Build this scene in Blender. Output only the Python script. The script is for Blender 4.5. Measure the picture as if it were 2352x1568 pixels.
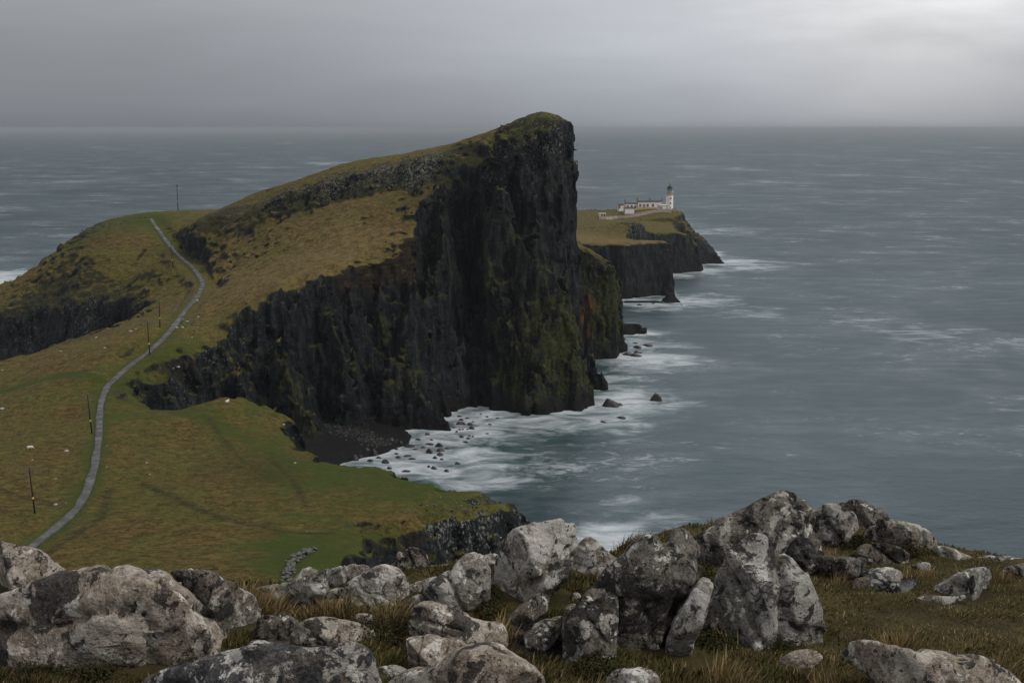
import bpy, bmesh, math, random
import numpy as np
from mathutils import Vector, Matrix, kdtree

# ------------------------------------------------------------------ clean, camera, light
for o in list(bpy.data.objects):
    bpy.data.objects.remove(o)
S = bpy.context.scene
COL = S.collection
R = math.radians
CAMZ = 92.0
FPX, CXP, CYP = 2613.3, 1176.0, 784.0          # measuring grid 2352 x 1568 of the photograph
TILT = math.atan((784 - 295) / FPX)
cd = bpy.data.cameras.new('camera'); cam = bpy.data.objects.new('camera', cd); COL.objects.link(cam)
cd.lens = 40; cd.sensor_width = 36; cd.clip_start = 0.1; cd.clip_end = 120000
cam.location = (0, 0, CAMZ); cam.rotation_euler = (math.pi / 2 - TILT, 0, 0)
S.camera = cam

SUN_EL, SUN_AZ = R(48), R(110)                # azimuth from +Y towards +X
w = bpy.data.worlds.new('World'); S.world = w; w.use_nodes = True
def build_world():
    nt = w.node_tree; n = nt.nodes; l = nt.links; n.clear()
    out = n.new('ShaderNodeOutputWorld'); bg = n.new('ShaderNodeBackground'); bg.inputs['Strength'].default_value = 0.10
    l.new(bg.outputs[0], out.inputs[0])
    sky = n.new('ShaderNodeTexSky'); sky.sky_type = 'NISHITA'; sky.sun_disc = False
    sky.sun_elevation = SUN_EL; sky.sun_rotation = SUN_AZ
    tc = n.new('ShaderNodeTexCoord')
    sep = n.new('ShaderNodeSeparateXYZ'); l.new(tc.outputs['Generated'], sep.inputs[0])
    def M(op, a, b=None, c=None, clamp=False):
        m = n.new('ShaderNodeMath'); m.operation = op; m.use_clamp = clamp
        for i, v in enumerate((a, b, c)):
            if v is None: continue
            if isinstance(v, (int, float)): m.inputs[i].default_value = v
            else: l.new(v, m.inputs[i])
        return m.outputs[0]
    z = M('MAXIMUM', sep.outputs['Z'], 0.0)
    # overcast brightness: horizon to zenith
    lum = M('MULTIPLY_ADD', M('POWER', z, 0.6), SKY_ZEN, SKY_HOR)
    # soft long streaks of cloud
    mp = n.new('ShaderNodeMapping'); mp.inputs['Scale'].default_value = (2.2, 2.2, 13.0); l.new(tc.outputs['Generated'], mp.inputs[0])
    ns = n.new('ShaderNodeTexNoise'); ns.inputs['Scale'].default_value = 1.6; ns.inputs['Detail'].default_value = 5; ns.inputs['Roughness'].default_value = .5
    ns.inputs['Distortion'].default_value = .4
    l.new(mp.outputs[0], ns.inputs['Vector'])
    st = M('MULTIPLY_ADD', ns.outputs['Fac'], 0.38, 0.82)
    lum = M('MULTIPLY', lum, st)
    # thin part of the cloud cover where the light breaks through
    d = n.new('ShaderNodeVectorMath'); d.operation = 'DOT_PRODUCT'; l.new(tc.outputs['Generated'], d.inputs[0])
    az, el = R(19.5), R(5.0)
    d.inputs[1].default_value = (math.sin(az) * math.cos(el), math.cos(az) * math.cos(el), math.sin(el))
    ang = M('ARCCOSINE', M('MINIMUM', d.outputs['Value'], 1.0))
    g = M('POWER', 2.718, M('MULTIPLY', M('POWER', M('DIVIDE', ang, R(8.0)), 2.0), -1.0))
    # broad brightening of the thinner cloud towards that side
    dw = n.new('ShaderNodeVectorMath'); dw.operation = 'DOT_PRODUCT'; l.new(tc.outputs['Generated'], dw.inputs[0])
    a2, e2 = R(13), R(9); dw.inputs[1].default_value = (math.sin(a2) * math.cos(e2), math.cos(a2) * math.cos(e2), math.sin(e2))
    gw = M('POWER', 2.718, M('MULTIPLY', M('POWER', M('DIVIDE', M('ARCCOSINE', M('MINIMUM', dw.outputs['Value'], 1.0)), R(19.0)), 2.0), -1.0))
    lum = M('MULTIPLY', lum, M('MULTIPLY_ADD', gw, SKY_WIDE, 1.0))
    gap = M('MULTIPLY', M('MULTIPLY', g, M('MULTIPLY_ADD', z, 7.0, 0.1, clamp=True)), M('MULTIPLY_ADD', ns.outputs['Fac'], 3.0, -.7))
    lum = M('ADD', lum, M('MULTIPLY', gap, SKY_GAP))
    tint = n.new('ShaderNodeMix'); tint.data_type = 'RGBA'
    l.new(M('MULTIPLY_ADD', z, 5.0, M('MULTIPLY', g, .7), clamp=True), tint.inputs['Factor'])
    tint.inputs['A'].default_value = (.91, .968, 1.09, 1); tint.inputs['B'].default_value = (.98, .99, 1.01, 1)
    cl = n.new('ShaderNodeVectorMath'); cl.operation = 'SCALE'; l.new(tint.outputs['Result'], cl.inputs[0]); l.new(lum, cl.inputs['Scale'])
    mx = n.new('ShaderNodeMix'); mx.data_type = 'RGBA'; mx.inputs['Factor'].default_value = 0.97
    l.new(sky.outputs[0], mx.inputs['A']); l.new(cl.outputs[0], mx.inputs['B'])
    l.new(mx.outputs['Result'], bg.inputs['Color'])
SKY_HOR, SKY_ZEN, SKY_GAP, SKY_WIDE = 1.45, 5.0, 2.6, .98
build_world()
sl = bpy.data.lights.new('sun', 'SUN'); sl.energy = 1.5; sl.angle = R(16); sl.color = (1, .95, .87)
sun = bpy.data.objects.new('sun', sl); COL.objects.link(sun)
sd = Vector((math.sin(SUN_AZ) * math.cos(SUN_EL), math.cos(SUN_AZ) * math.cos(SUN_EL), math.sin(SUN_EL)))
sun.rotation_euler = sd.to_track_quat('Z', 'Y').to_euler(); sun.location = (-50, -50, 300)
S.view_settings.view_transform = 'Standard'; S.view_settings.look = 'None'
S.view_settings.exposure = 0.2; S.view_settings.gamma = 1; S.view_settings.use_curve_mapping = False
S.render.engine = 'CYCLES'
S.cycles.max_bounces = 5; S.cycles.volume_bounces = 1

# ------------------------------------------------------------------ measuring helpers
ct, sn = math.cos(TILT), math.sin(TILT)
def ray(px, py):
    u = (px - CXP) / FPX; v = (CYP - py) / FPX
    return np.array([u, ct + v * sn, -sn + v * ct])
def PY(px, py, Y):                             # world point on the sight line at depth Y
    r = ray(px, py); return np.array([0, 0, CAMZ]) + r * (Y / r[1])
def PZ(px, py, z):                             # world point on the sight line at height z
    r = ray(px, py); return np.array([0, 0, CAMZ]) + r * ((z - CAMZ) / r[2])

# ------------------------------------------------------------------ object helpers
def tag(o, label=None, cat=None, group=None, kind=None):
    if label: o['label'] = label
    if cat: o['category'] = cat
    if group: o['group'] = group
    if kind: o['kind'] = kind
    return o
def empty(name, loc, rz=0, **k):
    o = bpy.data.objects.new(name, None); COL.objects.link(o); o.location = loc; o.rotation_euler = (0, 0, rz)
    o.empty_display_size = .3
    return tag(o, **k)
def link(name, me, parent=None, loc=None, **k):
    o = bpy.data.objects.new(name, me); COL.objects.link(o)
    if parent: o.parent = parent
    if loc is not None: o.location = loc
    return tag(o, **k)
def np_mesh(name, V, Q, mat=None, smooth=True):
    me = bpy.data.meshes.new(name)
    V = np.asarray(V, np.float32); Q = np.asarray(Q, np.int32); k = Q.shape[1]
    me.vertices.add(len(V)); me.vertices.foreach_set('co', V.ravel())
    me.loops.add(Q.size); me.loops.foreach_set('vertex_index', Q.ravel())
    me.polygons.add(len(Q)); me.polygons.foreach_set('loop_start', np.arange(0, Q.size, k, dtype=np.int32))
    if smooth: me.polygons.foreach_set('use_smooth', np.ones(len(Q), bool))
    me.update(calc_edges=True); me.validate()
    if mat: me.materials.append(mat)
    return me
def attr(me, name, a):
    at = me.attributes.new(name, 'FLOAT', 'POINT'); at.data.foreach_set('value', np.asarray(a, np.float32))
def bm_mesh(name, bm, mat=None, smooth=False):
    me = bpy.data.meshes.new(name); bm.to_mesh(me); bm.free()
    if mat: me.materials.append(mat)
    if smooth: me.polygons.foreach_set('use_smooth', np.ones(len(me.polygons), bool))
    return me
def bbox(bm, x0, x1, y0, y1, z0, z1):
    v = [bm.verts.new((x, y, z)) for z in (z0, z1) for y in (y0, y1) for x in (x0, x1)]
    for f in ((0, 2, 3, 1), (4, 5, 7, 6), (0, 1, 5, 4), (2, 6, 7, 3), (0, 4, 6, 2), (1, 3, 7, 5)):
        bm.faces.new([v[i] for i in f])
def btube(bm, p0, p1, r0, r1=None, seg=8, cap=True):
    r1 = r0 if r1 is None else r1
    p0 = Vector(p0); p1 = Vector(p1); d = (p1 - p0).normalized()
    a = d.orthogonal().normalized(); b = d.cross(a)
    A = []; B = []
    for i in range(seg):
        t = 2 * math.pi * i / seg; e = a * math.cos(t) + b * math.sin(t)
        A.append(bm.verts.new(p0 + e * r0)); B.append(bm.verts.new(p1 + e * r1))
    for i in range(seg):
        j = (i + 1) % seg; bm.faces.new((A[i], A[j], B[j], B[i]))
    if cap: bm.faces.new(A[::-1]); bm.faces.new(B)
def blathe(bm, prof, seg=32, cx=0, cy=0):
    rings = []
    for r, z in prof:
        rings.append([bm.verts.new((cx + r * math.cos(2 * math.pi * i / seg), cy + r * math.sin(2 * math.pi * i / seg), z)) for i in range(seg)])
    for a, b in zip(rings, rings[1:]):
        for i in range(seg):
            j = (i + 1) % seg; bm.faces.new((a[i], a[j], b[j], b[i]))
    bm.faces.new(rings[0][::-1]); bm.faces.new(rings[-1])
def part_box(name, mat, parent, *b, **k):
    bm = bmesh.new(); bbox(bm, *b); return link(name, bm_mesh(name, bm, mat), parent, **k)

# ------------------------------------------------------------------ noise and surface nets
rng = np.random.default_rng(7)
TAB = rng.random((64, 64, 64)).astype(np.float32) * 2 - 1
def vnoise(x, y, z, seed=0):
    x = np.asarray(x, np.float32) + seed * 17.31; y = np.asarray(y, np.float32) + seed * 5.17; z = np.asarray(z, np.float32) + seed * 29.7
    fx, fy, fz = np.floor(x), np.floor(y), np.floor(z)
    ix, iy, iz = fx.astype(np.int32), fy.astype(np.int32), fz.astype(np.int32)
    tx, ty, tz = x - fx, y - fy, z - fz
    tx = tx * tx * (3 - 2 * tx); ty = ty * ty * (3 - 2 * ty); tz = tz * tz * (3 - 2 * tz)
    X0, X1, Y0, Y1, Z0, Z1 = ix & 63, (ix + 1) & 63, iy & 63, (iy + 1) & 63, iz & 63, (iz + 1) & 63
    c00 = TAB[X0, Y0, Z0] * (1 - tx) + TAB[X1, Y0, Z0] * tx
    c10 = TAB[X0, Y1, Z0] * (1 - tx) + TAB[X1, Y1, Z0] * tx
    c01 = TAB[X0, Y0, Z1] * (1 - tx) + TAB[X1, Y0, Z1] * tx
    c11 = TAB[X0, Y1, Z1] * (1 - tx) + TAB[X1, Y1, Z1] * tx
    return (c00 * (1 - ty) + c10 * ty) * (1 - tz) + (c01 * (1 - ty) + c11 * ty) * tz
def fbm(x, y, z, o=3, seed=0, g=.5):
    s = 0; a = 1
    for i in range(o):
        s = s + a * vnoise(x * 2 ** i, y * 2 ** i, z * 2 ** i, seed + i); a *= g
    return s
def sstep(a, b, x):
    t = np.clip((x - a) / (b - a), 0, 1); return t * t * (3 - 2 * t)
EDG = [(a, b) for a in range(8) for b in range(8) if a < b and bin(a ^ b).count('1') == 1]
def surface_nets(F, org, vs):
    P = F > 0
    c = np.zeros(tuple(s - 1 for s in F.shape), np.uint8)
    sh = [(i & 1, (i >> 1) & 1, (i >> 2) & 1) for i in range(8)]
    nx, ny, nz = c.shape
    for a, b, d in sh: c += P[a:a + nx, b:b + ny, d:d + nz]
    I, J, K = np.nonzero((c > 0) & (c < 8))
    f = [F[I + a, J + b, K + d] for a, b, d in sh]
    acc = np.zeros((len(I), 3), np.float32); cnt = np.zeros(len(I), np.float32)
    for a, b in EDG:
        m = (f[a] > 0) != (f[b] > 0)
        t = np.where(m, f[a] / np.where(m, f[a] - f[b], 1), 0)
        pa = np.array(sh[a], np.float32); pb = np.array(sh[b], np.float32)
        acc += np.where(m[:, None], pa + t[:, None] * (pb - pa), 0); cnt += m
    V = (acc / cnt[:, None] + np.stack([I, J, K], 1)) * vs + np.asarray(org)
    idx = np.full(c.shape, -1, np.int32); idx[I, J, K] = np.arange(len(I))
    Q = []
    D = P[:-1] != P[1:]; i, j, k = np.nonzero(D[:, 1:-1, 1:-1]); j += 1; k += 1
    q = np.stack([idx[i, j - 1, k - 1], idx[i, j, k - 1], idx[i, j, k], idx[i, j - 1, k]], 1); s = P[i, j, k]; q[~s] = q[~s][:, ::-1]; Q.append(q)
    D = P[:, :-1] != P[:, 1:]; i, j, k = np.nonzero(D[1:-1, :, 1:-1]); i += 1; k += 1
    q = np.stack([idx[i - 1, j, k - 1], idx[i - 1, j, k], idx[i, j, k], idx[i, j, k - 1]], 1); s = P[i, j, k]; q[~s] = q[~s][:, ::-1]; Q.append(q)
    D = P[:, :, :-1] != P[:, :, 1:]; i, j, k = np.nonzero(D[1:-1, 1:-1]); i += 1; j += 1
    q = np.stack([idx[i - 1, j - 1, k], idx[i, j - 1, k], idx[i, j, k], idx[i - 1, j, k]], 1); s = P[i, j, k]; q[~s] = q[~s][:, ::-1]; Q.append(q)
    return V, np.concatenate(Q)
def poly_sdf(P, x, y):                          # positive inside
    P = np.asarray(P, np.float64); d = np.full(np.shape(x), 1e18); ins = np.zeros(np.shape(x), bool)
    for (ax, ay), (bx, by) in zip(P, np.roll(P, -1, 0)):
        ex, ey = bx - ax, by - ay; L = ex * ex + ey * ey + 1e-12
        t = np.clip(((x - ax) * ex + (y - ay) * ey) / L, 0, 1)
        d = np.minimum(d, (x - ax - t * ex) ** 2 + (y - ay - t * ey) ** 2)
        c = (ay > y) != (by > y)
        ins ^= c & (x < (bx - ax) * (y - ay) / (by - ay if by != ay else 1e-12) + ax)
    return np.where(ins, 1, -1) * np.sqrt(d)
def seg_dist(A, x, y):                          # distance to a polyline and the value (3rd column) at the nearest point
    d = np.full(np.shape(x), 1e18); zv = np.zeros(np.shape(x))
    for p, q in zip(A, A[1:]):
        ex, ey = q[0] - p[0], q[1] - p[1]; L = ex * ex + ey * ey + 1e-12
        t = np.clip(((x - p[0]) * ex + (y - p[1]) * ey) / L, 0, 1)
        e = (x - p[0] - t * ex) ** 2 + (y - p[1] - t * ey) ** 2
        m = e < d; d = np.where(m, e, d); zv = np.where(m, p[2] + t * (q[2] - p[2]), zv)
    return np.sqrt(d), zv
def tps(pts, x, y, lam=1e-3):                   # thin plate surface through points
    p = np.array(pts, np.float64); n = len(p); s = 100.0
    def U(r2): return np.where(r2 > 0, r2 * np.log(np.maximum(r2, 1e-12)), 0)
    X, Y = p[:, 0] / s, p[:, 1] / s
    K = U((X[:, None] - X) ** 2 + (Y[:, None] - Y) ** 2) + lam * np.eye(n)
    A = np.zeros((n + 3, n + 3)); A[:n, :n] = K; A[:n, n] = 1; A[:n, n + 1] = X; A[:n, n + 2] = Y; A[n:, :n] = A[:n, n:].T
    c = np.linalg.solve(A, np.concatenate([p[:, 2], np.zeros(3)]))
    o = c[n] + c[n + 1] * x / s + c[n + 2] * y / s
    for i in range(n): o = o + c[i] * U((x / s - X[i]) ** 2 + (y / s - Y[i]) ** 2)
    return o
def idw(pts, x, y):
    a = 0; b = 0
    for X, Y, v in pts:
        g = 1 / ((x - X) ** 2 + (y - Y) ** 2 + 30) ** 1.5; a = a + g * v; b = b + g
    return a / b

# ------------------------------------------------------------------ material helpers
class NT:
    def __init__(s, name):
        s.mat = bpy.data.materials.new(name); s.mat.use_nodes = True
        s.t = s.mat.node_tree; s.n = s.t.nodes; s.l = s.t.links; s.n.clear()
        s.out = s.n.new('ShaderNodeOutputMaterial'); s.b = s.n.new('ShaderNodeBsdfPrincipled'); s.l.new(s.b.outputs[0], s.out.inputs[0])
    def set(s, inp, v):
        if isinstance(v, (int, float)): inp.default_value = v
        elif isinstance(v, tuple): inp.default_value = v if len(v) == len(inp.default_value) else v + (1,)
        else: s.l.new(v, inp)
    def node(s, ty, **k):
        n = s.n.new(ty)
        for a, v in k.items():
            if hasattr(n, a): setattr(n, a, v)
            else: s.set(n.inputs[a], v)
        return n
    def math(s, op, a, b=0.0, c=0.0, clamp=False):
        m = s.n.new('ShaderNodeMath'); m.operation = op; m.use_clamp = clamp
        for i, v in enumerate((a, b, c)): s.set(m.inputs[i], v)
        return m.outputs[0]
    def ramp(s, f, a, b, clamp=True):           # smooth 0..1 between a and b
        m = s.n.new('ShaderNodeMapRange'); m.interpolation_type = 'SMOOTHSTEP'
        s.set(m.inputs['Value'], f); m.inputs['From Min'].default_value = a; m.inputs['From Max'].default_value = b
        return m.outputs[0]
    def mix(s, f, a, b):
        m = s.n.new('ShaderNodeMix'); m.data_type = 'RGBA'
        s.set(m.inputs['Factor'], f); s.set(m.inputs['A'], a); s.set(m.inputs['B'], b); return m.outputs['Result']
    def noise(s, vec, scale, detail=4, rough=.55, dist=0.0, sc=None):
        if sc:
            mp = s.n.new('ShaderNodeMapping'); mp.inputs['Scale'].default_value = sc; s.l.new(vec, mp.inputs[0]); vec = mp.outputs[0]
        n = s.n.new('ShaderNodeTexNoise'); n.inputs['Scale'].default_value = scale; n.inputs['Detail'].default_value = detail
        n.inputs['Roughness'].default_value = rough; n.inputs['Distortion'].default_value = dist; s.l.new(vec, n.inputs['Vector'])
        return n.outputs['Fac']
    def voro(s, vec, scale, feat='F1', sc=None):
        if sc:
            mp = s.n.new('ShaderNodeMapping'); mp.inputs['Scale'].default_value = sc; s.l.new(vec, mp.inputs[0]); vec = mp.outputs[0]
        n = s.n.new('ShaderNodeTexVoronoi'); n.feature = feat; n.inputs['Scale'].default_value = scale; s.l.new(vec, n.inputs['Vector']); return n
    def attr(s, name):
        a = s.n.new('ShaderNodeAttribute'); a.attribute_name = name; return a.outputs['Fac']
    def bump(s, h, strength, dist, normal=None):
        b = s.n.new('ShaderNodeBump'); s.set(b.inputs['Strength'], strength); b.inputs['Distance'].default_value = dist; s.l.new(h, b.inputs['Height'])
        if normal: s.l.new(normal, b.inputs['Normal'])
        return b.outputs[0]
    def done(s, col, rough=.8, normal=None, spec=.3):
        s.set(s.b.inputs['Base Color'], col); s.set(s.b.inputs['Roughness'], rough); s.b.inputs['Specular IOR Level'].default_value = spec
        if normal: s.l.new(normal, s.b.inputs['Normal'])
        return s.mat
def simple(name, c, rough=.7, var=.15, scale=3.0, spec=.3, metal=0.0):
    m = NT(name); tc = m.node('ShaderNodeTexCoord').outputs['Object']
    f = m.noise(tc, scale, 4)
    col = m.mix(f, tuple(x * (1 - var) for x in c), tuple(min(1, x * (1 + var)) for x in c))
    m.b.inputs['Metallic'].default_value = metal
    return m.done(col, rough, m.bump(f, .2, .02), spec)

# ------------------------------------------------------------------ the land: heights in plan
def G(px, py, Y=None, z=None):                  # control point measured in the photograph, at a depth or a height
    p = PY(px, py, Y) if Y else PZ(px, py, z)
    return (p[0], p[1], p[2])
LOW = [G(*a) for a in [
    (20,1320,0,22),(300,1330,0,24),(700,1330,0,24),(80,1178,0,20.5),(250,1150,0,20),(500,1100,0,20),(700,1150,0,20),
    (850,1160,0,19.5),(1000,1130,0,18.5),(1095,1140,0,16.5),(1000,1185,0,18),(860,1220,0,19.5),(211,995,0,21.5),(400,1000,0,20.5),(523,908,284),(600,930,283),
    (690,1000,265),(450,934,290),(400,932,291),(0,1000,0,19),(0,900,0,20),(230,920,0,22),(310,900,302),(0,835,0,23),(100,797,0,26),
    (270,747,0,31),(262,880,0,24.5),(344,815,0,29.2),(400,745,0,34),(450,690,0,36.5),(465,655,0,38),(440,620,0,40),(400,580,0,43),
    (370,540,0,47.5),(346,503,502),(520,770,335),(600,700,342),(700,640,352),(850,600,362),(940,560,370),
    (560,520,435),(700,490,418),(800,465,412),(900,450,405),(1000,440,395),(430,535,455),(650,580,390),(800,540,385),(560,640,375),
    (100,690,450),(200,600,460),(240,510,505),(130,580,500),(100,605,500),(0,668,485),(0,720,450),(300,600,455),(250,680,432),(180,542,503),
    (1332,558,0,30),(1435,559,0,30),(1516,553,0,30),(1360,542,0,30),(1442,537.8,0,30),(1350,525,0,30.5),(1383,497,0,24.5),(1449,502,0,24),
    (1537,480.7,908),(1590,490,0,24),(1450,512.6,690),(1470,511,697),(1490,524.5,705),(1502,533.4,715),(1537,533,735),(1576,537.8,740),(1606,563,742),
    (1520,520,0,25),(1350,483,0,22),(1410,482,0,22)]]
LOW += [(0,520,34),(-60,560,40),(-60,700,30),(-60,850,24),(20,700,31),(-200,250,20),(-250,200,20),(-100,130,25),(0,130,26)]
UP = [G(*a) for a in [
    (400,478,465),(470,472,470),(600,440,475),(700,410,470),(800,375,460),(900,355,450),(1000,340,440),(1080,318,428),(1130,298,420),
    (1200,268,405),(1240,264,402),(1290,275,398),(1312,300,394),(560,485,447),(700,440,432),(800,408,426),(900,385,420),(1000,368,411),
    (1104,379,401),(1138,332,392),(1192,330,388),(1239,326,386),(1290,300,388),(1316,320,393),(346,500,503),(400,500,455)]]
UP += [(-60,500,62),(-100,500,57),(20,430,82)]
def pl(*a): return [G(*q)[:2] for q in a]
L_TOP = [(-20,118)] + pl((760,1340,0,20),(800,1290,0,20),(850,1232,0,20),(900,1205,0,19.5),(1000,1188,0,18.5),(1100,1186,0,17),(1150,1200,0,14),(1163,1195,0,11),
    (1095,1135,0,16.5),(1050,1120,0,18),(900,1080,0,19),(840,1065,0,19.5),(760,1052,0,19.5),(700,1040,0,19.5),(690,1000,265),(660,960,275),(600,936,284),(523,918,288),(450,930,290),
    (400,932,291),(330,918,296),(302,905,299),(315,870,300),(352,852,305),(402,832,312),(450,807,321),(520,770,335),(560,735,339),(600,700,342),
    (700,640,352),(790,625,357),(850,600,362),(900,578,366),(942,558,370)) + [(-31,384),(-27,396),(-14,408),(2,420),(10,440),(14,470),(14,520),(20,560),(34,606)] + \
    pl((1332,558,0,30),(1435,559,0,30),(1516,553,0,30),(1537,561,0,28.5),(1524,552.7,0,30),(1490,548,0,30),(1460,546.7,0,30),(1442.5,538,0,30),
    (1450,512.6,690),(1470,511,697),(1490,524.5,705),(1502,533.4,715),(1537,533,735),(1576,537.8,740),(1605,562,742)) + \
    [(124,760),(119,778),(117,800),(122,850),(130,885),(137,912),(130,945),(100,985),(40,1000),(-20,990),(-60,900),(-80,800),(-120,700),(-170,600),(-190,540),
     (-222,505),(-236,482),(-228,466)] + pl((-20,722,452),(0,720,452),(100,735,442),(200,735,432),(270,722,425)) + [(-136,412),(-130,398),(-128,380)] + \
    pl((270,747,0,31),(100,797,0,26),(0,833,0,23)) + [(-190,325),(-235,310),(-255,250),(-240,150),(-200,118)]
LW = [(*G(850,600,362)[:2],13),(*G(700,640,352)[:2],12),(*G(520,770,335)[:2],10),(*G(400,830,318)[:2],16),(*G(330,918,296)[:2],14),(*G(523,918,288)[:2],9),
      (*G(690,1000,265)[:2],8),(*G(900,1080,0,19)[:2],16),(*G(1095,1135,0,17)[:2],13),(*G(1000,1188,0,18.5)[:2],8),(-10,500,20),(-20,402,6),(-29,388,7),(0,418,7),(60,605,5),(84,620,3.5),(75,650,4),(78,695,6),
      (100,735,5),(122,745,4),(120,790,14),(135,900,14),(60,1000,40),(-150,430,16),(-190,445,16),(-230,480,16),(-200,560,40),(-200,325,20),(-150,340,14),(-130,390,14)]
U_TOP = pl((425,488,466),(470,490,455),(560,487,447),(640,465,440),(700,442,432),(800,410,426),(900,386,420),(1000,368,411),(1060,374,408),(1104,379,401),(1120,350,397),(1138,332,394),
    (1192,330,388),(1239,326,386),(1282,300,388),(1302,320,393)) + [(19,405),(17,420),(10,440),(0,470),(-20,492),(-60,505),(-100,512),(-126,505)]
UW = [(*G(425,490,462)[:2],24),(*G(560,487,447)[:2],9),(*G(800,410,426)[:2],9),(*G(900,386,420)[:2],9),(*G(1000,368,408)[:2],9),(*G(1104,379,401)[:2],6),(*G(1060,374,408)[:2],6),(*G(1192,330,388)[:2],7),
      (*G(1290,300,388)[:2],8),(19,400,5),(13,440,9),(-40,500,25),(-126,508,28)]
RIDGES = [  # crest points, slope of the sides
    ([(1151,406,387),(1182,460,382),(1219,574,375),(1259,611,373),(1289,665,372),(1330,780,372),(1352,870,373),(1366,925,375)], 4.6),
    ([(1010,400,398),(1015,480,387),(1005,560,376),(985,620,370),(965,680,367),(945,740,364)], 5.5),
    ([(940,600,364),(898,805,352),(948,872,346),(995,923,342),(1049,1003,339)], 3.8),
    ([(1110,520,385),(1150,640,376),(1172,740,369),(1190,839,364),(1207,935,362)], 6.5),
    ([(1235,600,377),(1248,760,372),(1264,910,369)], 6.0),
    ([(640,760,336),(680,856,327),(717,990,322)], 2.6),
    ([(780,690,352),(800,800,343),(830,930,337)], 3.4),
    ([(520,800,331),(560,860,324),(590,920,318)], 2.4),
    ([(1352,770,402),(1364,830,400),(1376,872,398)], 4.0),
    ([(1222,952,364),(1180,940,368),(1110,936,371),(1050,938,371)], 1.0),
    ([(1365,930,377),(1300,915,379),(1215,918,378)], 1.0),
    ([(1049,1003,339.5),(905,985,346),(820,985,346),(740,990,336)], .8),
    ([(1437,688,606),(1500,688,606),(1525,690,605)], .9),
    ([(1536,662,609),(1544,670,608),(1553,679,607),(1564,690,605)], 1.3),
    ([(1437,737,512),(1475,742,512),(1503,757,510)], 1.6),
    ([(-30,660,655),(20,659,655),(48,655,655)], .8),
    ([(1567,496,862),(1580,515,830),(1588,530,800)], 1.6),
    ([(1580,540,793),(1610,545,791),(1631,565,789),(1652,583,787),(1662,595,786)], 1.5),
    ([(1500,500,850),(1540,497,855),(1570,505,850)], .9),
]
RD = [([G(*q) for q in a], s) for a, s in RIDGES]
RD += [([(-58,332,4.5),(-64,316,4.0),(-62,300,3.0),(-50,290,1.5)], .17), ([(8,372,3.5),(14,374,3)], .4)]
MESAS = [([(20,455),(33,455),(41,457),(44,460),(44,468),(38,482),(20,488),(8,476)], lambda x, y: np.interp(x, [24, 28, 34, 40, 44], [47, 45, 42, 38, 31]), 3.2)]
SCARS = [  # small slips in the turf: bare steps facing the viewer (polyline in the photograph, height there, drop)
    ([(800,1215),(812,1202),(850,1192),(885,1198),(905,1212)],19.5,2.0),([(905,1190),(935,1183),(965,1190)],19,1.6),([(940,1152),(955,1149),(975,1152)],18.5,1.3),
    ([(1000,1120),(1025,1122),(1045,1130)],17.8,1.0),([(1060,1160),(1085,1154),(1110,1160)],16.5,1.5),([(970,1172),(1000,1165),(1025,1167)],18.2,1.3),([(830,1248),(850,1240),(870,1243)],20,1.2),
    ([(472,618),(492,616),(510,625),(512,632)],44,2.4),([(455,605),(468,604)],44,1.6),([(428,570),(440,569),(452,573)],46,1.6),([(905,485),(940,478),(965,482),(985,480)],64,2.2),
    ([(935,455),(955,447),(985,458)],67,2.0),([(880,520),(905,512),(935,514),(960,522)],60,1.6),([(895,500),(930,494),(965,500)],62,1.6),([(300,660),(330,648),(352,640)],30,2.0),
    ([(220,685),(260,680),(310,668)],29,1.8),([(395,838),(420,828),(450,820)],27,1.6),([(415,800),(440,792)],29,1.2),([(860,585),(885,578),(905,580)],52,1.6),([(800,625),(830,612),(850,606)],48,1.5),
    ([(660,965),(672,962)],20.5,1.4),([(672,985),(686,984)],20,1.4),([(665,1010),(680,1008)],19.5,1.2)]
GX0, GX1, GY0, GY1 = -275, 215, 108, 1020
gx = np.arange(GX0, GX1 + 1, dtype=np.float64); gy = np.arange(GY0, GY1 + 1, dtype=np.float64)
HX, HY = np.meshgrid(gx, gy, indexing='ij')
def smax(a, b, k):
    h = np.clip(.5 + .5 * (a - b) / k, 0, 1); return b * (1 - h) + a * h + k * h * (1 - h)
PATH_PX = [(30,1300,0,20.5),(70,1258,0,20.3),(130,1210,0,20.2),(180,1162,0,20.3),(212,1090,0,20.8),(226,1010,0,21.4),(231,935,0,22.2),(243,893,0,23.6),(268,866,0,25.5),(305,835,0,27),(345,805,0,29.2),
    (380,772,0,31.6),(405,742,0,34),(428,710,0,35.5),(450,686,0,36.8),(462,664,0,37.8),(465,650,0,38.4),(455,630,0,39.4),(440,612,0,40.4),(420,595,0,41.8),(400,576,0,43.3),(385,558,0,45.2),(368,535,0,48),(352,512,0,51.3),(346,503,502)]
def catmull(P, n=8):
    P = np.array(P); Q = np.vstack([2 * P[0] - P[1], P, 2 * P[-1] - P[-2]]); o = []
    for i in range(1, len(Q) - 2):
        for t in np.linspace(0, 1, n, endpoint=False):
            o.append(.5 * (2 * Q[i] + (Q[i + 1] - Q[i - 1]) * t + (2 * Q[i - 1] - 5 * Q[i] + 4 * Q[i + 1] - Q[i + 2]) * t * t + (3 * Q[i] - Q[i - 1] - 3 * Q[i + 1] + Q[i + 2]) * t ** 3))
    o.append(Q[-2]); return np.array(o)
PATH = catmull([G(*a) for a in PATH_PX], 6)
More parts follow.
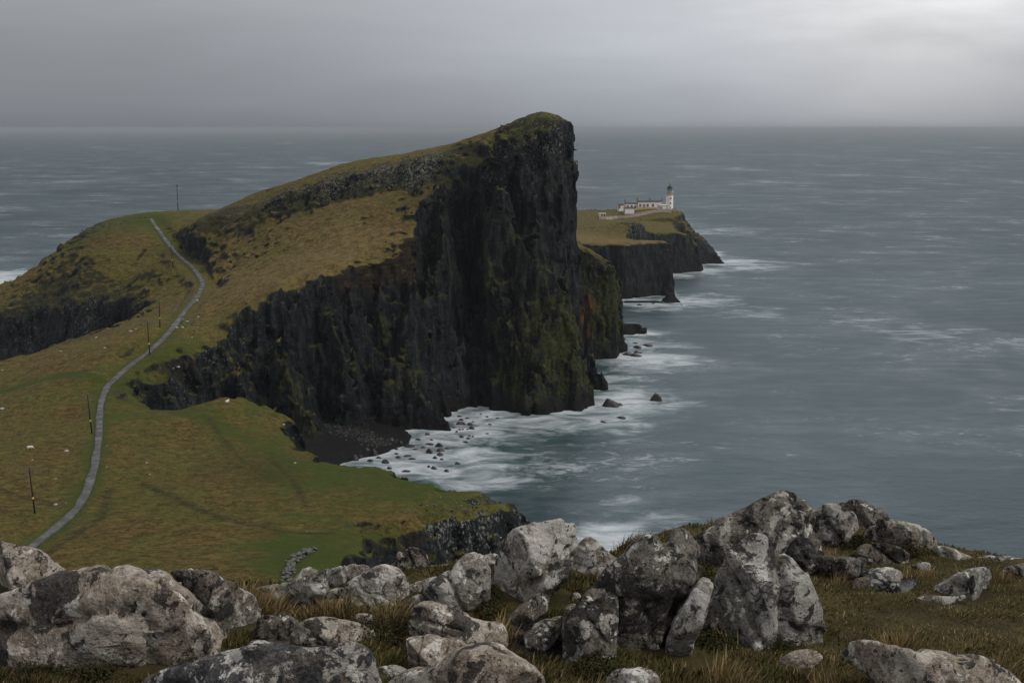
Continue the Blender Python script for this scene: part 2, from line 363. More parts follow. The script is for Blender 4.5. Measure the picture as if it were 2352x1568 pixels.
def heights():
    T = tps(LOW, HX, HY)
    wx = fbm(HX / 19, HY / 19, 0 * HX, 3, 3) * 2.2; wy = fbm(HX / 19, HY / 19, 0 * HX, 3, 9) * 2.2
    wx += vnoise(HX / 4, HY / 4, 0 * HX, 5) * .7; wy += vnoise(HX / 4, HY / 4, 0 * HX, 6) * .7
    T += fbm(HX / 12, HY / 12, 0 * HX, 3, 2) * .35
    for A, z, dz in SCARS:
        Q = [PZ(px, py, z) for px, py in A]; Q = [(q[0], q[1], 1.0 if 0 < i < len(Q) - 1 else .0) for i, q in enumerate(Q)]
        Q = catmull(Q, 4)
        m = (HX > min(q[0] for q in Q) - 12) & (HX < max(q[0] for q in Q) + 12) & (HY > min(q[1] for q in Q) - 12) & (HY < max(q[1] for q in Q) + 12)
        x, y = HX[m], HY[m]; d, f = seg_dist(Q, x, y)
        yl = np.interp(x, *zip(*sorted((q[0], q[1]) for q in Q)))
        wdt = 4.0 + z * .05
        T[m] -= np.where(y < yl, dz * f * np.clip(1 - d / wdt, 0, 1), 0)
    pd, pz = seg_dist(PATH, HX, HY)
    k = sstep(6, 1.6, pd); T = T * (1 - k) + (pz - .05) * k
    s = poly_sdf(L_TOP, HX + wx * .8, HY + wy * .8)
    wd = idw(LW, HX, HY)
    edge = T - .9 * sstep(3, 0, s)
    t = np.clip(-s / wd, 0, 1)
    h = np.where(s > 0, edge, edge * (1 - t ** .85) - 5.5 * t ** .85)
    U = tps(UP, HX, HY) + fbm(HX / 9, HY / 9, 0 * HX, 3, 12) * .7
    su = poly_sdf(U_TOP, HX + wx * .8, HY + wy * .8); wu = idw(UW, HX, HY)
    t = np.clip(-su / wu, 0, 1)
    up_ = PATH[PATH[:, 1] > 425]; o_ = np.argsort(up_[:, 1]); pxy = np.interp(HY, up_[o_, 1], up_[o_, 0])
    side = np.where((HY > 425) & (HX < -95), sstep(2, 46, HX - pxy), 1.0)
    Uc = np.minimum(U, 99); wgt = (1 - np.where(su > 0, 0, t) ** .9) * side
    hu = Uc * wgt + h * (1 - wgt)
    h = np.where(wgt > 0, np.maximum(hu, h), h)
    for A, sl in RD:
        x0, x1 = min(a[0] for a in A) - 45, max(a[0] for a in A) + 45; y0, y1 = min(a[1] for a in A) - 45, max(a[1] for a in A) + 45
        i0, i1, j0, j1 = [int(v) for v in (max(0, x0 - GX0), min(len(gx), x1 - GX0), max(0, y0 - GY0), min(len(gy), y1 - GY0))]
        x, y = HX[i0:i1, j0:j1], HY[i0:i1, j0:j1]
        d, z = seg_dist(A, x + wx[i0:i1, j0:j1] * .6, y + wy[i0:i1, j0:j1] * .6)
        h[i0:i1, j0:j1] = np.maximum(h[i0:i1, j0:j1], z - sl * d)
    # the mossy buttress standing between the tall nose and the point
    for P_, f_, w_ in MESAS:
        s_ = poly_sdf(P_, HX + wx * .25, HY + wy * .25); t_ = np.clip(-s_ / w_, 0, 1); zt = f_(HX, HY)
        h = np.maximum(h, np.where(t_ < 1, (zt + fbm(HX / 5, HY / 5, 0 * HX, 2, 77)) * (1 - t_) - 5.5 * t_, -50))
    # stepped basalt on the rocks below the lighthouse and on the low skerries
    m = sstep(112, 122, HX + fbm(HX / 9, HY / 9, 0 * HX, 2, 4) * 4) * (HY > 690) * (h > -2); m = np.maximum(m, ((HX > 80) & (HX < 100) & (HY > 596) & (HY < 614) & (h < 14) & (h > -2)) * 1.0)
    st = 2.6; q = h / st; fr = q - np.floor(q); h = h * (1 - m) + m * st * (np.floor(q) + sstep(.55, .95, fr))
    kp = sstep(5.5, 1.6, pd); h = h * (1 - kp) + (pz - .05) * kp
    # jumbled outcrops along the scarp, on the knoll and on the point
    k = sstep(9, 3, np.abs(su + 4)) * (HX < 0) + sstep(12, 4, np.hypot(HX - 118, HY - 880)) * .8
    for px, py, Y, rr in ((220,535,500,14),(300,520,500,10),(180,560,500,12),(100,620,495,9),(30,655,485,8),(60,640,490,8),(420,500,458,8),(450,505,455,8),(1440,525,690,12),(1370,520,700,9),(1400,525,700,9)):
        c = G(px, py, Y); k = np.maximum(k, sstep(rr, rr * .4, np.hypot(HX - c[0], HY - c[1])))
    b = np.abs(vnoise(HX / 2.6, HY / 2.6, 0 * HX, 31)) + .6 * np.abs(vnoise(HX / 1.4, HY / 1.4, 0 * HX, 32))
    h = h + k * (b - .35) * 1.7 * (h > 2) * sstep(10, 30, pd)
    hum = vnoise(HX / 5.5, HY / 2.6, 0 * HX, 35) + .5 * vnoise(HX / 2.4, HY / 1.5, 0 * HX, 36)
    h = h + .22 * hum * sstep(2.5, 6, pd) * (h > 8)
    return h.astype(np.float32)
H = heights()
def hat(x, y, A=None):
    A = H if A is None else A
    x = np.clip(np.asarray(x) - GX0, 0, len(gx) - 1.001); y = np.clip(np.asarray(y) - GY0, 0, len(gy) - 1.001)
    i = x.astype(np.int32); j = y.astype(np.int32); a = x - i; b = y - j
    return (A[i, j] * (1 - a) + A[i + 1, j] * a) * (1 - b) + (A[i, j + 1] * (1 - a) + A[i + 1, j + 1] * a) * b
def dil(A, r, f):
    B = A.copy()
    for k in range(1, r + 1):
        B[k:] = f(B[k:], A[:-k]); B[:-k] = f(B[:-k], A[k:])
    A = B.copy()
    for k in range(1, r + 1):
        B[:, k:] = f(B[:, k:], A[:, :-k]); B[:, :-k] = f(B[:, :-k], A[:, k:])
    return B
HMIN, HMAX = dil(H, 4, np.minimum), dil(H, 4, np.maximum)
def cells(x, y, z, seed):                       # two random numbers per jointed block (jittered cells)
    x = x + seed * 3.7; y = y + seed * 9.1; z = z + seed * 5.3
    bx, by, bz = [np.floor(v - .5).astype(np.int32) for v in (x, y, z)]
    best = np.full(x.shape, 1e9, np.float32); u = np.zeros_like(best); v = np.zeros_like(best)
    for a in (0, 1):
        for b in (0, 1):
            for c in (0, 1):
                i, j, k = (bx + a) & 63, (by + b) & 63, (bz + c) & 63
                px = TAB[i, j, k]; py = TAB[j, k, i]; pz = TAB[k, i, j]
                d = (x - bx - a - .5 - px * .4) ** 2 + (y - by - b - .5 - py * .4) ** 2 + (z - bz - c - .5 - pz * .4) ** 2
                m = d < best; best = np.where(m, d, best); u = np.where(m, TAB[(i + 7) & 63, j, k], u); v = np.where(m, TAB[i, (j + 11) & 63, k], v)
    return u, v
def solve(x0, x1, y0, y1, z0, z1, vs):
    X = np.arange(x0, x1 + 1e-6, vs); Y = np.arange(y0, y1 + 1e-6, vs); Z = np.arange(z0, z1 + 1e-6, vs)
    mx, my = np.meshgrid(X, Y, indexing='ij')
    h = hat(mx, my).astype(np.float32); lo = hat(mx, my, HMIN).astype(np.float32); hi = hat(mx, my, HMAX).astype(np.float32)
    F = np.clip(h[:, :, None] - Z[None, None, :].astype(np.float32), -3, 3)
    m = (Z > lo[:, :, None] - 1.6) & (Z < hi[:, :, None] + 1.6)
    I, J, K = np.nonzero(m)
    x, y, z = X[I].astype(np.float32), Y[J].astype(np.float32), Z[K].astype(np.float32)
    st = sstep(2.5, 9, (hi - lo)[I, J]).astype(np.float32)
    # joints: tall columns, blocks and ledges
    m = st > 0; xs, ys, zs = x[m], y[m], z[m]; s = st[m] * np.where(ys > 590, .6, 1).astype(np.float32)
    wob = fbm(xs / 8.5, ys / 8.5, zs / 36, 2, 41) * 2.1; wob2 = fbm(xs / 8.5, ys / 8.5, zs / 36, 2, 61) * 2.1
    c = vnoise(xs / 14, ys / 14, zs / 3.4, 47) * .5
    jx, jy = vnoise(xs / 2.2, ys / 2.2, zs / 5, 90) * .35, vnoise(xs / 2.2, ys / 2.2, zs / 5, 95) * .35
    a1, b1 = cells((xs + zs * .05) / 3.6 + jx, ys / 3.6 + jy, zs / 19 + xs / 40, 3)
    a2, b2 = cells(xs / 1.7 + jx, (ys - zs * .04) / 1.7 + jy, zs / 4.6 + ys / 13, 8)
    a3, b3 = cells(xs / 8.0 + jx * .5, ys / 8.0 + jy * .5, zs / 30 + xs / 60, 13)
    dx = np.zeros_like(x); dy = np.zeros_like(x)
    dx[m] = s * (wob + c + a1 * 1.5 + a2 * .62 + a3 * 1.3); dy[m] = s * (wob2 + c + b1 * 1.5 + b2 * .62 + b3 * 1.3)
    F[I, J, K] = hat(x + dx, y + dy) - z + (1 - st) * .12 * vnoise(x / 1.7, y / 1.7, z * 0, 81)
    return surface_nets(F, (x0, y0, z0), vs)

# ------------------------------------------------------------------ land materials
def land_material():
    m = NT('land'); geo = m.node('ShaderNodeNewGeometry'); P = geo.outputs['Position']
    nz = m.node('ShaderNodeSeparateXYZ', Vector=geo.outputs['Normal']).outputs['Z']
    pz = m.node('ShaderNodeSeparateXYZ', Vector=P).outputs['Z']
    n20 = m.noise(P, .045, 5, .6); n4 = m.noise(P, .22, 5, .62); n1 = m.noise(P, .9, 6, .7); n02 = m.noise(P, 3.5, 4, .7)
    # grass
    tus = m.ramp(m.math('ADD', m.math('MULTIPLY', m.noise(P, .5, 5, .75, .8, sc=(1, 1.35, 1)), .65), m.math('MULTIPLY', m.noise(P, 1.7, 4, .75, .5), .4)), .42, .64)
    brown = m.mix(tus, (.044, .031, .008), (.152, .108, .032))
    olive = m.mix(tus, (.046, .042, .009), (.126, .110, .027))
    green = m.mix(n1, (.022, .037, .006), (.070, .090, .014))
    g1 = m.mix(m.ramp(m.math('ADD', n20, m.math('MULTIPLY', n4, .5)), .62, .88), brown, olive)
    gf = m.math('ADD', m.attr('green'), m.math('MULTIPLY_ADD', n4, .9, -.45), clamp=True)
    gr = m.mix(m.ramp(gf, .25, .85), g1, green)
    gr = m.mix(m.math('MULTIPLY', m.attr('straw'), m.ramp(n4, .25, .6)), gr, m.mix(tus, (.11, .078, .032), (.215, .155, .07)))
    gr = m.mix(m.math('MULTIPLY', m.attr('dark'), m.ramp(n1, .3, .6)), gr, (.022, .019, .008))
    gr = m.mix(m.ramp(m.math('ADD', m.attr('bare'), m.math('MULTIPLY', n1, .3)), .75, 1.0), gr, (.05, .042, .032))
    gr = m.mix(m.math('MULTIPLY', m.attr('brink'), .85), gr, m.mix(n1, (.014, .018, .005), (.050, .046, .014)))
    # terracettes: thin contour-wise wrinkles in the turf
    ter = m.noise(P, .5, 3, .5, .6, sc=(.35, .35, 2.4))
    # rock
    col = m.noise(P, .5, 5, .6, .3, sc=(1, 1, .16)); blk = m.noise(P, 1.3, 4, .65)
    rk = m.mix(m.ramp(m.math('ADD', m.math('MULTIPLY', col, .7), m.math('MULTIPLY', blk, .4)), .46, .74), (.0026, .0036, .0055), (.029, .033, .034))
    rk = m.mix(m.math('MULTIPLY', m.ramp(blk, .56, .8), .6), rk, (.06, .062, .062))
    soil = m.mix(m.ramp(m.noise(P, .5, 4, .6, .3, sc=(.15, .15, 2.0)), .4, .62), (.014, .010, .007), (.038, .023, .014))
    rk = m.mix(m.ramp(m.math('ADD', m.attr('soil'), m.math('MULTIPLY_ADD', n4, .7, -.35)), .35, .75), rk, soil)
    moss = m.mix(m.ramp(n1, .35, .7), (.012, .017, .005), (.066, .066, .013))
    mf = m.math('ADD', m.math('MULTIPLY', m.attr('moss'), .85), m.math('MULTIPLY_ADD', col, 2.2, -1.15))
    rk = m.mix(m.math('MULTIPLY', m.ramp(m.math('ADD', mf, m.math('MULTIPLY_ADD', n1, 1.3, -.65)), .32, .85), .9), rk, moss)
    rk = m.mix(m.ramp(m.math('ADD', m.attr('rust'), m.math('MULTIPLY_ADD', col, 1.2, -.7)), .35, .7), rk, (.10, .046, .018))
    # turf and dead grass on ledges of the cliff
    rk = m.mix(m.math('MULTIPLY', m.ramp(m.math('ADD', nz, m.math('MULTIPLY_ADD', n1, .5, -.25)), .42, .62), m.ramp(pz, 13, 24)), rk, m.mix(n1, (.012, .015, .005), (.040, .036, .012)))
    vo = m.voro(P, 1.5, sc=(1.2, 1.2, .6)); lf = m.math('ADD', m.math('MULTIPLY', m.attr('lichen'), .42), m.math('MULTIPLY_ADD', n1, 1.1, -.50))
    lc = m.math('MULTIPLY', m.ramp(m.math('SUBTRACT', lf, m.math('MULTIPLY', vo.outputs['Distance'], .45)), .12, .3), m.ramp(n02, .4, .6))
    rk = m.mix(lc, rk, m.mix(n02, (.10, .10, .095), (.36, .36, .33)))
    # wave-washed black foot
    rk = m.mix(m.ramp(m.math('ADD', pz, m.math('MULTIPLY', n4, 6)), 9, 5), rk, (.009, .0085, .008))
    sl = m.math('ADD', nz, m.math('ADD', m.math('MULTIPLY_ADD', n1, .26, -.13), m.math('MULTIPLY', m.attr('rocky'), -.45)))
    f = m.math('MULTIPLY', m.ramp(sl, .60, .74), m.ramp(m.math('ADD', pz, m.math('MULTIPLY', n4, 4)), 8, 11))
    c = m.mix(f, rk, gr)
    hb = m.math('ADD', m.math('MULTIPLY', m.math('SUBTRACT', 1.0, f), m.math('ADD', m.math('MULTIPLY', col, 1.6), m.math('MULTIPLY', blk, .9))),
                m.math('MULTIPLY', f, m.math('ADD', m.math('MULTIPLY', m.noise(P, .9, 6, .75), 1.0), m.math('MULTIPLY', m.math('MULTIPLY', ter, m.attr('terrace')), 4.0))))
    m.done(c, m.math('MULTIPLY_ADD', f, .25, .62), m.bump(hb, .75, 1.0), .12)
    return m.mat
LAND = land_material()
def blob(V, items):
    o = np.zeros(len(V), np.float32)
    for (c, r, a) in items:
        d2 = ((V[:, 0] - c[0]) ** 2 + (V[:, 1] - c[1]) ** 2 + ((V[:, 2] - c[2]) * .8) ** 2) / r ** 2
        o = np.maximum(o, a * np.exp(-d2))
    return o
def strip(V, pts, wd, a=1.0):
    d, _ = seg_dist(pts, V[:, 0], V[:, 1]); return a * np.exp(-(d / wd) ** 2)
GREEN = [(G(620,1130,0,20),55,.42),(G(300,1000,0,21),24,.4),(G(330,840,0,29),22,.8),(G(400,800,0,30),16,.7),(G(470,650,0,40),10,.7),(G(800,1080,0,19),30,.75),(G(950,1110,0,18),25,.8),(G(760,1300,0,22),16,1.0),(G(690,1260,0,21),12,.9),(G(620,1000,0,21),22,.6),
    (G(850,1230,0,20),14,.7),(G(560,1010,0,21),14,.5),(G(300,950,0,21.5),14,.6),(G(600,940,280),14,.55),(G(750,1180,0,20),18,.5),(G(230,510,505),30,.7),(G(330,505,503),18,.9),(G(1200,300,400),16,.8),
    (G(1240,310,390),12,.7),(G(1480,490,0,26),30,.5),(G(1400,490,0,24),25,.5),(G(720,620,356),26,.35),(G(900,540,0,54),20,.4),(G(560,720,342),14,.5),(G(180,1190,0,20),10,.5)]
DARKG = [(G(90,800,0,25),8,.9),(G(160,790,0,27),8,.7),(G(560,1060,0,20),9,.5),(G(600,1090,0,20),8,.5),(G(230,560,480),14,.3),(G(330,620,440),14,.3),(G(600,505,440),20,.5),(G(480,510,455),16,.5),(G(720,470,425),18,.4),(G(960,470,395),14,.5)]
TRAILS = [([(0,898,20),(120,900,20.5),(228,893,22.5)],3.0,.9,'g'),([(300,905,22),(420,950,21),(600,1010,21),(700,1070,20),(800,1120,19.5)],5.0,.7,'g'),
    ([(330,1105,20.5),(420,1150,20.5),(520,1195,20.5),(650,1225,20.5),(760,1232,20)],.9,.9,'d'),([(480,970,21),(560,1050,20.5),(640,1095,20)],.7,.7,'d'),([(620,1040,20.5),(680,1110,20),(705,1160,20)],.8,.8,'d'),
    ([(0,1128,20),(70,1145,20.3),(150,1163,20.3)],.7,.8,'d'),([(250,1120,20.5),(235,1190,20.3),(170,1240,20.3),(110,1275,20.3)],.8,.9,'d')]
def land_object(name, V, Q):
    me = np_mesh(name, V, Q, LAND)
    x, y, z = V.T
    g = blob(V, GREEN); dk = blob(V, DARKG)
    for A, wd, a, k in TRAILS:
        s = strip(V, [PZ(*q) for q in A], wd, a)
        if k == 'g': g = np.maximum(g, s)
        else: dk = np.maximum(dk, s)
    pd, _ = seg_dist(PATH, x, y)
    g = np.maximum(g, .75 * np.exp(-(pd / 4.0) ** 2))
    bare = blob(V, [(G(275,905,0,22.5),3.5,1.0),(G(285,912,0,22.3),2.5,1.0),(G(268,915,0,22.2),2,.9),(G(300,895,0,23),2,.8),(G(805,1212,0,19.5),2,1),(G(1030,1125,0,17.8),2.5,.9),(G(950,1176,0,18.6),1.6,.8)])
    attr(me, 'brink', sstep(10, 24, hat(x, y, HMAX) - hat(x, y, HMIN)) * sstep(2.0, 6.0, hat(x, y, HMAX) - z)); attr(me, 'green', g); attr(me, 'dark', dk); attr(me, 'bare', bare)
    attr(me, 'soil', blob(V, [(G(925,590,369),11,1.0),(G(860,618,362),8,.9),(G(790,640,357),6,.8),(G(430,845,315),6,.7),(G(350,878,303),5,.7),(G(900,1240,0,14),9,.8),(G(692,1015,258),6,1.0),(G(860,1270,0,14),10,.7)]))
    attr(me, 'moss', blob(V, [(G(1290,800,375),24,1.0),(G(1200,860,370),18,.75),(G(1330,870,376),18,.9),(G(1400,680,460),26,.95),(G(1360,620,462),18,.8),(G(690,870,327),9,.9),(G(720,960,322),8,.8),(G(900,790,352),8,.8),(G(950,860,347),10,.75),(G(1150,640,378),18,.55),(G(1180,760,374),14,.6),(G(1480,620,607),26,.5),(G(1530,610,610),12,.7),(G(1580,580,742),18,.45),(G(1460,525,692),12,.5),(G(880,750,352),8,.7),(G(1080,470,390),12,.5),(G(1040,600,382),18,.35)]))
    attr(me, 'rust', blob(V, [(G(1340,700,455),6,.9),(G(1343,760,455),5,.9),(G(1338,640,458),5,.7),(G(1345,720,440),6,.9),(G(1336,720,400),5,.8),(G(1338,780,398),4,.6)]))
    lich = blob(V, [(G(960,370,412),16,.9),(G(880,390,422),16,.8),(G(780,425,430),16,.8),(G(680,455,440),16,.7),(G(580,490,450),14,.55),(G(1120,370,392),16,.6),(G(1170,420,388),12,.45),(G(1230,520,380),14,.35),(G(1260,600,377),12,.35),(G(1250,330,386),18,.6),(G(1300,320,392),14,.7),(G(1060,440,392),16,.4),(G(1000,480,390),16,.35),
        (G(1000,1210,0,15),9,1.0),(G(1080,1200,0,14),9,1.0),(G(1140,1210,0,10),9,1.0),(G(1040,1250,0,10),9,.9),(G(1130,1260,0,6),9,.9),(G(560,760,335),10,.55),(G(500,800,328),8,.7),(G(100,770,440),30,.5),(G(200,740,430),25,.55),(G(220,530,500),30,.5),(G(1440,525,695),22,.8),(G(1370,520,700),18,.8),(G(1350,478,980),30,.7),(G(1500,495,860),26,.5),(G(1540,505,850),20,.5),(G(440,870,312),8,.7),(G(420,500,458),16,.6),(G(1240,275,400),20,.6)])
    attr(me, 'lichen', lich); attr(me, 'straw', blob(V, [(G(1400,552,0,30),24,1.0),(G(1480,553,0,30),16,1.0),(G(1350,548,0,30),26,.9),(G(780,580,374),34,.8),(G(880,550,374),22,.7),(G(640,640,365),30,.7),(G(560,600,395),34,.5),(G(700,520,405),36,.45),(G(900,360,440),40,.25),(G(160,830,0,24),22,.25)]))
    attr(me, 'terrace', blob(V, [(G(200,620,455),40,1.0),(G(100,660,450),30,1.0),(G(350,640,430),22,.7),(G(560,560,415),40,.5),(G(700,540,400),40,.3)]))
    su, _ = seg_dist([(a, b, 0) for a, b in U_TOP[1:9]], x, y)
    rk = np.maximum(.8 * np.exp(-((su - 4) / 5.0) ** 2), blob(V, [(G(220,535,500),12,.6),(G(1440,525,690),12,.5),(G(1250,290,398),12,.35),(G(1540,500,850),20,.5),(G(1600,550,790),22,1.0),(G(1640,580,788),22,1.0),(G(1110,1190,0,13),8,.8),(G(110,760,440),26,.8),(G(220,740,430),18,.8)]))
    attr(me, 'rocky', rk)
    return link(name, me, kind='structure')
VN = 0.75
def drop_islands(V, Q, n0=500):                 # loose crumbs broken off by the joints
    lab = np.arange(len(V))
    for _ in range(400):
        m = lab[Q].min(1); new = lab.copy(); np.minimum.at(new, Q.ravel(), np.repeat(m, 4)); new = new[new]; new = new[new]
        if (new == lab).all(): break
        lab = new
    cnt = np.bincount(lab, minlength=len(V)); keep = cnt[lab] >= n0
    Q = Q[keep[Q[:, 0]]]; mp = np.cumsum(keep) - 1; return V[keep], mp[Q]
V, Q = solve(-262, 62, 118, 546, -4, 103, VN); V, Q = drop_islands(V, Q); land_object('headland', V, Q)
V, Q = solve(-120, 200, 546, 1010, -4, 48, 1.2); V, Q = drop_islands(V, Q); land_object('lighthouse_point', V, Q)

# the single-track path: a low ribbon of worn concrete and tarmac
def make_path():
    m = NT('path_surface'); P = m.node('ShaderNodeNewGeometry').outputs['Position']
    a = m.noise(P, .35, 6, .7); b = m.noise(P, .6, 5, .7, 1.0); c = m.noise(P, 2.5, 4)
    col = m.mix(m.ramp(a, .38, .6), (.050, .050, .052), (.078, .078, .081)); col = m.mix(m.math('MULTIPLY', c, .5), col, (.09, .085, .08))
    col = m.mix(m.math('MULTIPLY', m.ramp(b, .58, .64), .35), col, (.15, .148, .15))
    mat = m.done(col, m.math('MULTIPLY_ADD', m.ramp(a, .45, .6), -.45, .8), m.bump(c, .3, .05), .4)
    P = PATH; T = np.gradient(P[:, :2], axis=0); T /= np.linalg.norm(T, axis=1)[:, None]; N = np.stack([-T[:, 1], T[:, 0]], 1)
    ZP = np.array([max([p[2]] + [float(hat(p[0] + n[0] * s_, p[1] + n[1] * s_)) for s_ in (-.9, 0, .9)]) + .2 for p, n in zip(P, N)])
    for _ in range(6): ZP[1:-1] = np.maximum(.25 * ZP[:-2] + .5 * ZP[1:-1] + .25 * ZP[2:], ZP[1:-1] - .02)
    V = []; Qd = []
    for i, (p, n) in enumerate(zip(P, N)):
        hw = .84 + .08 * math.sin(i * 1.7) + .07 * math.sin(i * .63)
        z = ZP[i]
        for s, dz in ((-1, -.5), (-1, 0), (-.35, .03), (.35, .03), (1, 0), (1, -.5)):
            ss = s * (hw + .12 * float(vnoise(i * .8, s * 3.0, 0))); V.append((p[0] + n[0] * ss, p[1] + n[1] * ss, z + dz))
    for i in range(len(P) - 1):
        for k in range(5): a0 = i * 6 + k; Qd.append((a0, a0 + 6, a0 + 7, a0 + 1))
    link('path', np_mesh('path', V, np.array(Qd)[:, ::-1], mat), kind='structure')
make_path()

# ------------------------------------------------------------------ sea
def make_sea():
    fx = np.concatenate([[-60000, -20000, -6000, -2000, -900, -500], np.arange(-320, 461, 3.0), [560, 900, 2000, 6000, 20000, 60000]])
    fy = np.concatenate([[-3000, -500, 0], np.arange(100, 1101, 3.0), [1250, 1600, 2400, 4000, 8000, 16000, 60000]])
    X, Y = np.meshgrid(fx, fy, indexing='ij'); nx, ny = X.shape
    C = (H > 0.0); B = np.zeros_like(C)
    B[1:-1, 1:-1] = C[1:-1, 1:-1] & ~(C[2:, 1:-1] & C[:-2, 1:-1] & C[1:-1, 2:] & C[1:-1, :-2])
    bi, bj = np.nonzero(B); kd = kdtree.KDTree(len(bi) + len(SEA_ROCK_XY)); n = 0
    for i, j in zip(bi, bj): kd.insert((gx[i], gy[j], 0), n); n += 1
    for x, y in SEA_ROCK_XY: kd.insert((x, y, 0), n); n += 1
    kd.balance()
    d = np.array([kd.find((x, y, 0))[2] if -320 <= x <= 460 and 100 <= y <= 1100 else 400. for x, y in zip(X.ravel(), Y.ravel())], np.float32)
    V = np.stack([X.ravel(), Y.ravel(), 0 * X.ravel()], 1)
    i, j = np.meshgrid(np.arange(nx - 1), np.arange(ny - 1), indexing='ij'); a = (i * ny + j).ravel()
    Q = np.stack([a, a + ny, a + ny + 1, a + 1], 1)
    me = np_mesh('sea', V, Q)
    # wash: how much broken water there is, from the distance to rock and the exposed spots
    x, y = V[:, 0], V[:, 1]
    f = .92 * np.exp(-d / 6.0)
    sur = [(G(1000,1040,0,0),26,.95),(G(900,1060,0,0),20,.9),(G(1080,990,0,0),18,.8),(G(1100,1050,0,0),20,.5),(G(1230,985,0,0),18,.5),(G(1430,920,0,0),20,.95),(G(1390,965,0,0),18,.7),(G(1320,975,0,0),16,.6),(G(1500,925,0,0),14,.6),
        (G(1480,820,0,0),24,.8),(G(1540,800,0,0),16,.5),(G(1600,690,0,0),24,.75),(G(1520,700,0,0),20,.7),(G(1700,715,0,0),26,.45),(G(1590,622,0,0),26,.75),(G(1690,605,0,0),30,.85),(G(1540,630,0,0),18,.8),
        (G(1640,530,0,0),60,.35),(G(1600,510,0,0),50,.35),(G(1410,1250,0,0),14,.75),(G(1530,1200,0,0),9,.4),(G(0,640,0,0),40,.95),(G(1460,780,0,0),16,.5),(G(1420,870,0,0),16,.6),(G(1220,1010,0,0),14,.3),(G(1180,1100,0,0),14,.3),(G(1430,1160,0,0),9,.35),(G(1370,900,0,0),12,.7)]
    for c, r, am in sur: f = np.maximum(f, .9 * am * np.exp(-((x - c[0]) ** 2 + ((y - c[1]) * .8) ** 2) / r ** 2))
    attr(me, 'wash', np.clip(f, 0, 1))
    m = NT('sea_water'); P = m.node('ShaderNodeNewGeometry').outputs['Position']
    # long soft swell streaks at several sizes
    big = m.noise(P, .004, 4, .6, .8, sc=(.6, 1, 1)); s1 = m.noise(P, .11, 7, .7, .25, sc=(.45, 1.1, 1)); s2 = m.noise(P, .026, 7, .66, .3, sc=(.55, 1, 1))
    s3 = m.noise(P, .008, 7, .66, .3, sc=(.9, .8, 1)); s4 = m.noise(P, .0026, 7, .68, .3, sc=(1.2, .45, 1)); fine = m.noise(P, .20, 6, .68, 1.6, sc=(.7, 1, 1))
    deep = m.mix(m.ramp(big, .35, .65), (.0032, .0160, .0205), (.0095, .0305, .0365))
    wash = m.attr('wash')
    deep = m.mix(m.math('MULTIPLY', m.ramp(wash, .02, .5), .5), deep, (.030, .072, .075))
    mist = m.math('MULTIPLY', m.ramp(m.math('ADD', m.math('ADD', m.math('MULTIPLY', s2, .35), m.math('MULTIPLY', s4, .2)), m.math('ADD', m.math('MULTIPLY', s3, .35), m.math('MULTIPLY', s1, .42))), .575, .78), .11)
    c1 = m.math('MULTIPLY', m.ramp(m.math('ADD', m.math('MULTIPLY', s2, .7), m.math('MULTIPLY', fine, .4)), .60, .71), .46)
    c2 = m.math('MULTIPLY', m.ramp(m.math('ADD', m.math('MULTIPLY', s3, .7), m.math('MULTIPLY', s1, .4)), .60, .71), .44)
    c3 = m.math('MULTIPLY', m.ramp(m.math('ADD', m.math('MULTIPLY', s4, .7), m.math('MULTIPLY', s3, .4)), .595, .71), .40)
    caps = m.math('MAXIMUM', c1, m.math('MAXIMUM', c2, c3))
    fib = m.noise(P, .10, 8, .70, .7, sc=(.6, 1.1, 1))
    wf = m.math('MULTIPLY', m.ramp(m.math('ADD', wash, m.math('ADD', m.math('MULTIPLY_ADD', fib, 2.5, -1.25), m.math('MULTIPLY_ADD', s2, 1.3, -.65))), .06, 1.12), .88)
    wf = m.math('MULTIPLY', wf, m.ramp(wash, .03, .22))
    foam = m.math('MAXIMUM', m.math('MAXIMUM', mist, caps), wf)
    col = m.mix(foam, deep, (.58, .62, .66))
    h = m.math('ADD', m.math('MULTIPLY', s2, 5.0), m.math('MULTIPLY', s1, 1.2))
    nrm = m.bump(h, .22, 1.0)
    # a rough sea mirrors far less of the low sky than a flat one: cap the mirror share
    dif = m.node('ShaderNodeBsdfDiffuse'); m.l.new(col, dif.inputs['Color']); m.l.new(nrm, dif.inputs['Normal'])
    glo = m.node('ShaderNodeBsdfGlossy'); glo.inputs['Color'].default_value = (.86, .95, 1.0, 1); glo.inputs['Roughness'].default_value = .32; m.l.new(nrm, glo.inputs['Normal'])
    fr = m.node('ShaderNodeFresnel'); fr.inputs['IOR'].default_value = 1.33; m.l.new(nrm, fr.inputs['Normal'])
    fac = m.math('MULTIPLY', m.math('MINIMUM', fr.outputs[0], .17), m.math('MULTIPLY_ADD', foam, -.7, 1.0, clamp=True))
    mx = m.node('ShaderNodeMixShader'); m.l.new(fac, mx.inputs[0]); m.l.new(dif.outputs[0], mx.inputs[1]); m.l.new(glo.outputs[0], mx.inputs[2])
    m.l.new(mx.outputs[0], m.out.inputs[0])
    me.materials.append(m.mat)
    link('sea', me, kind='structure')

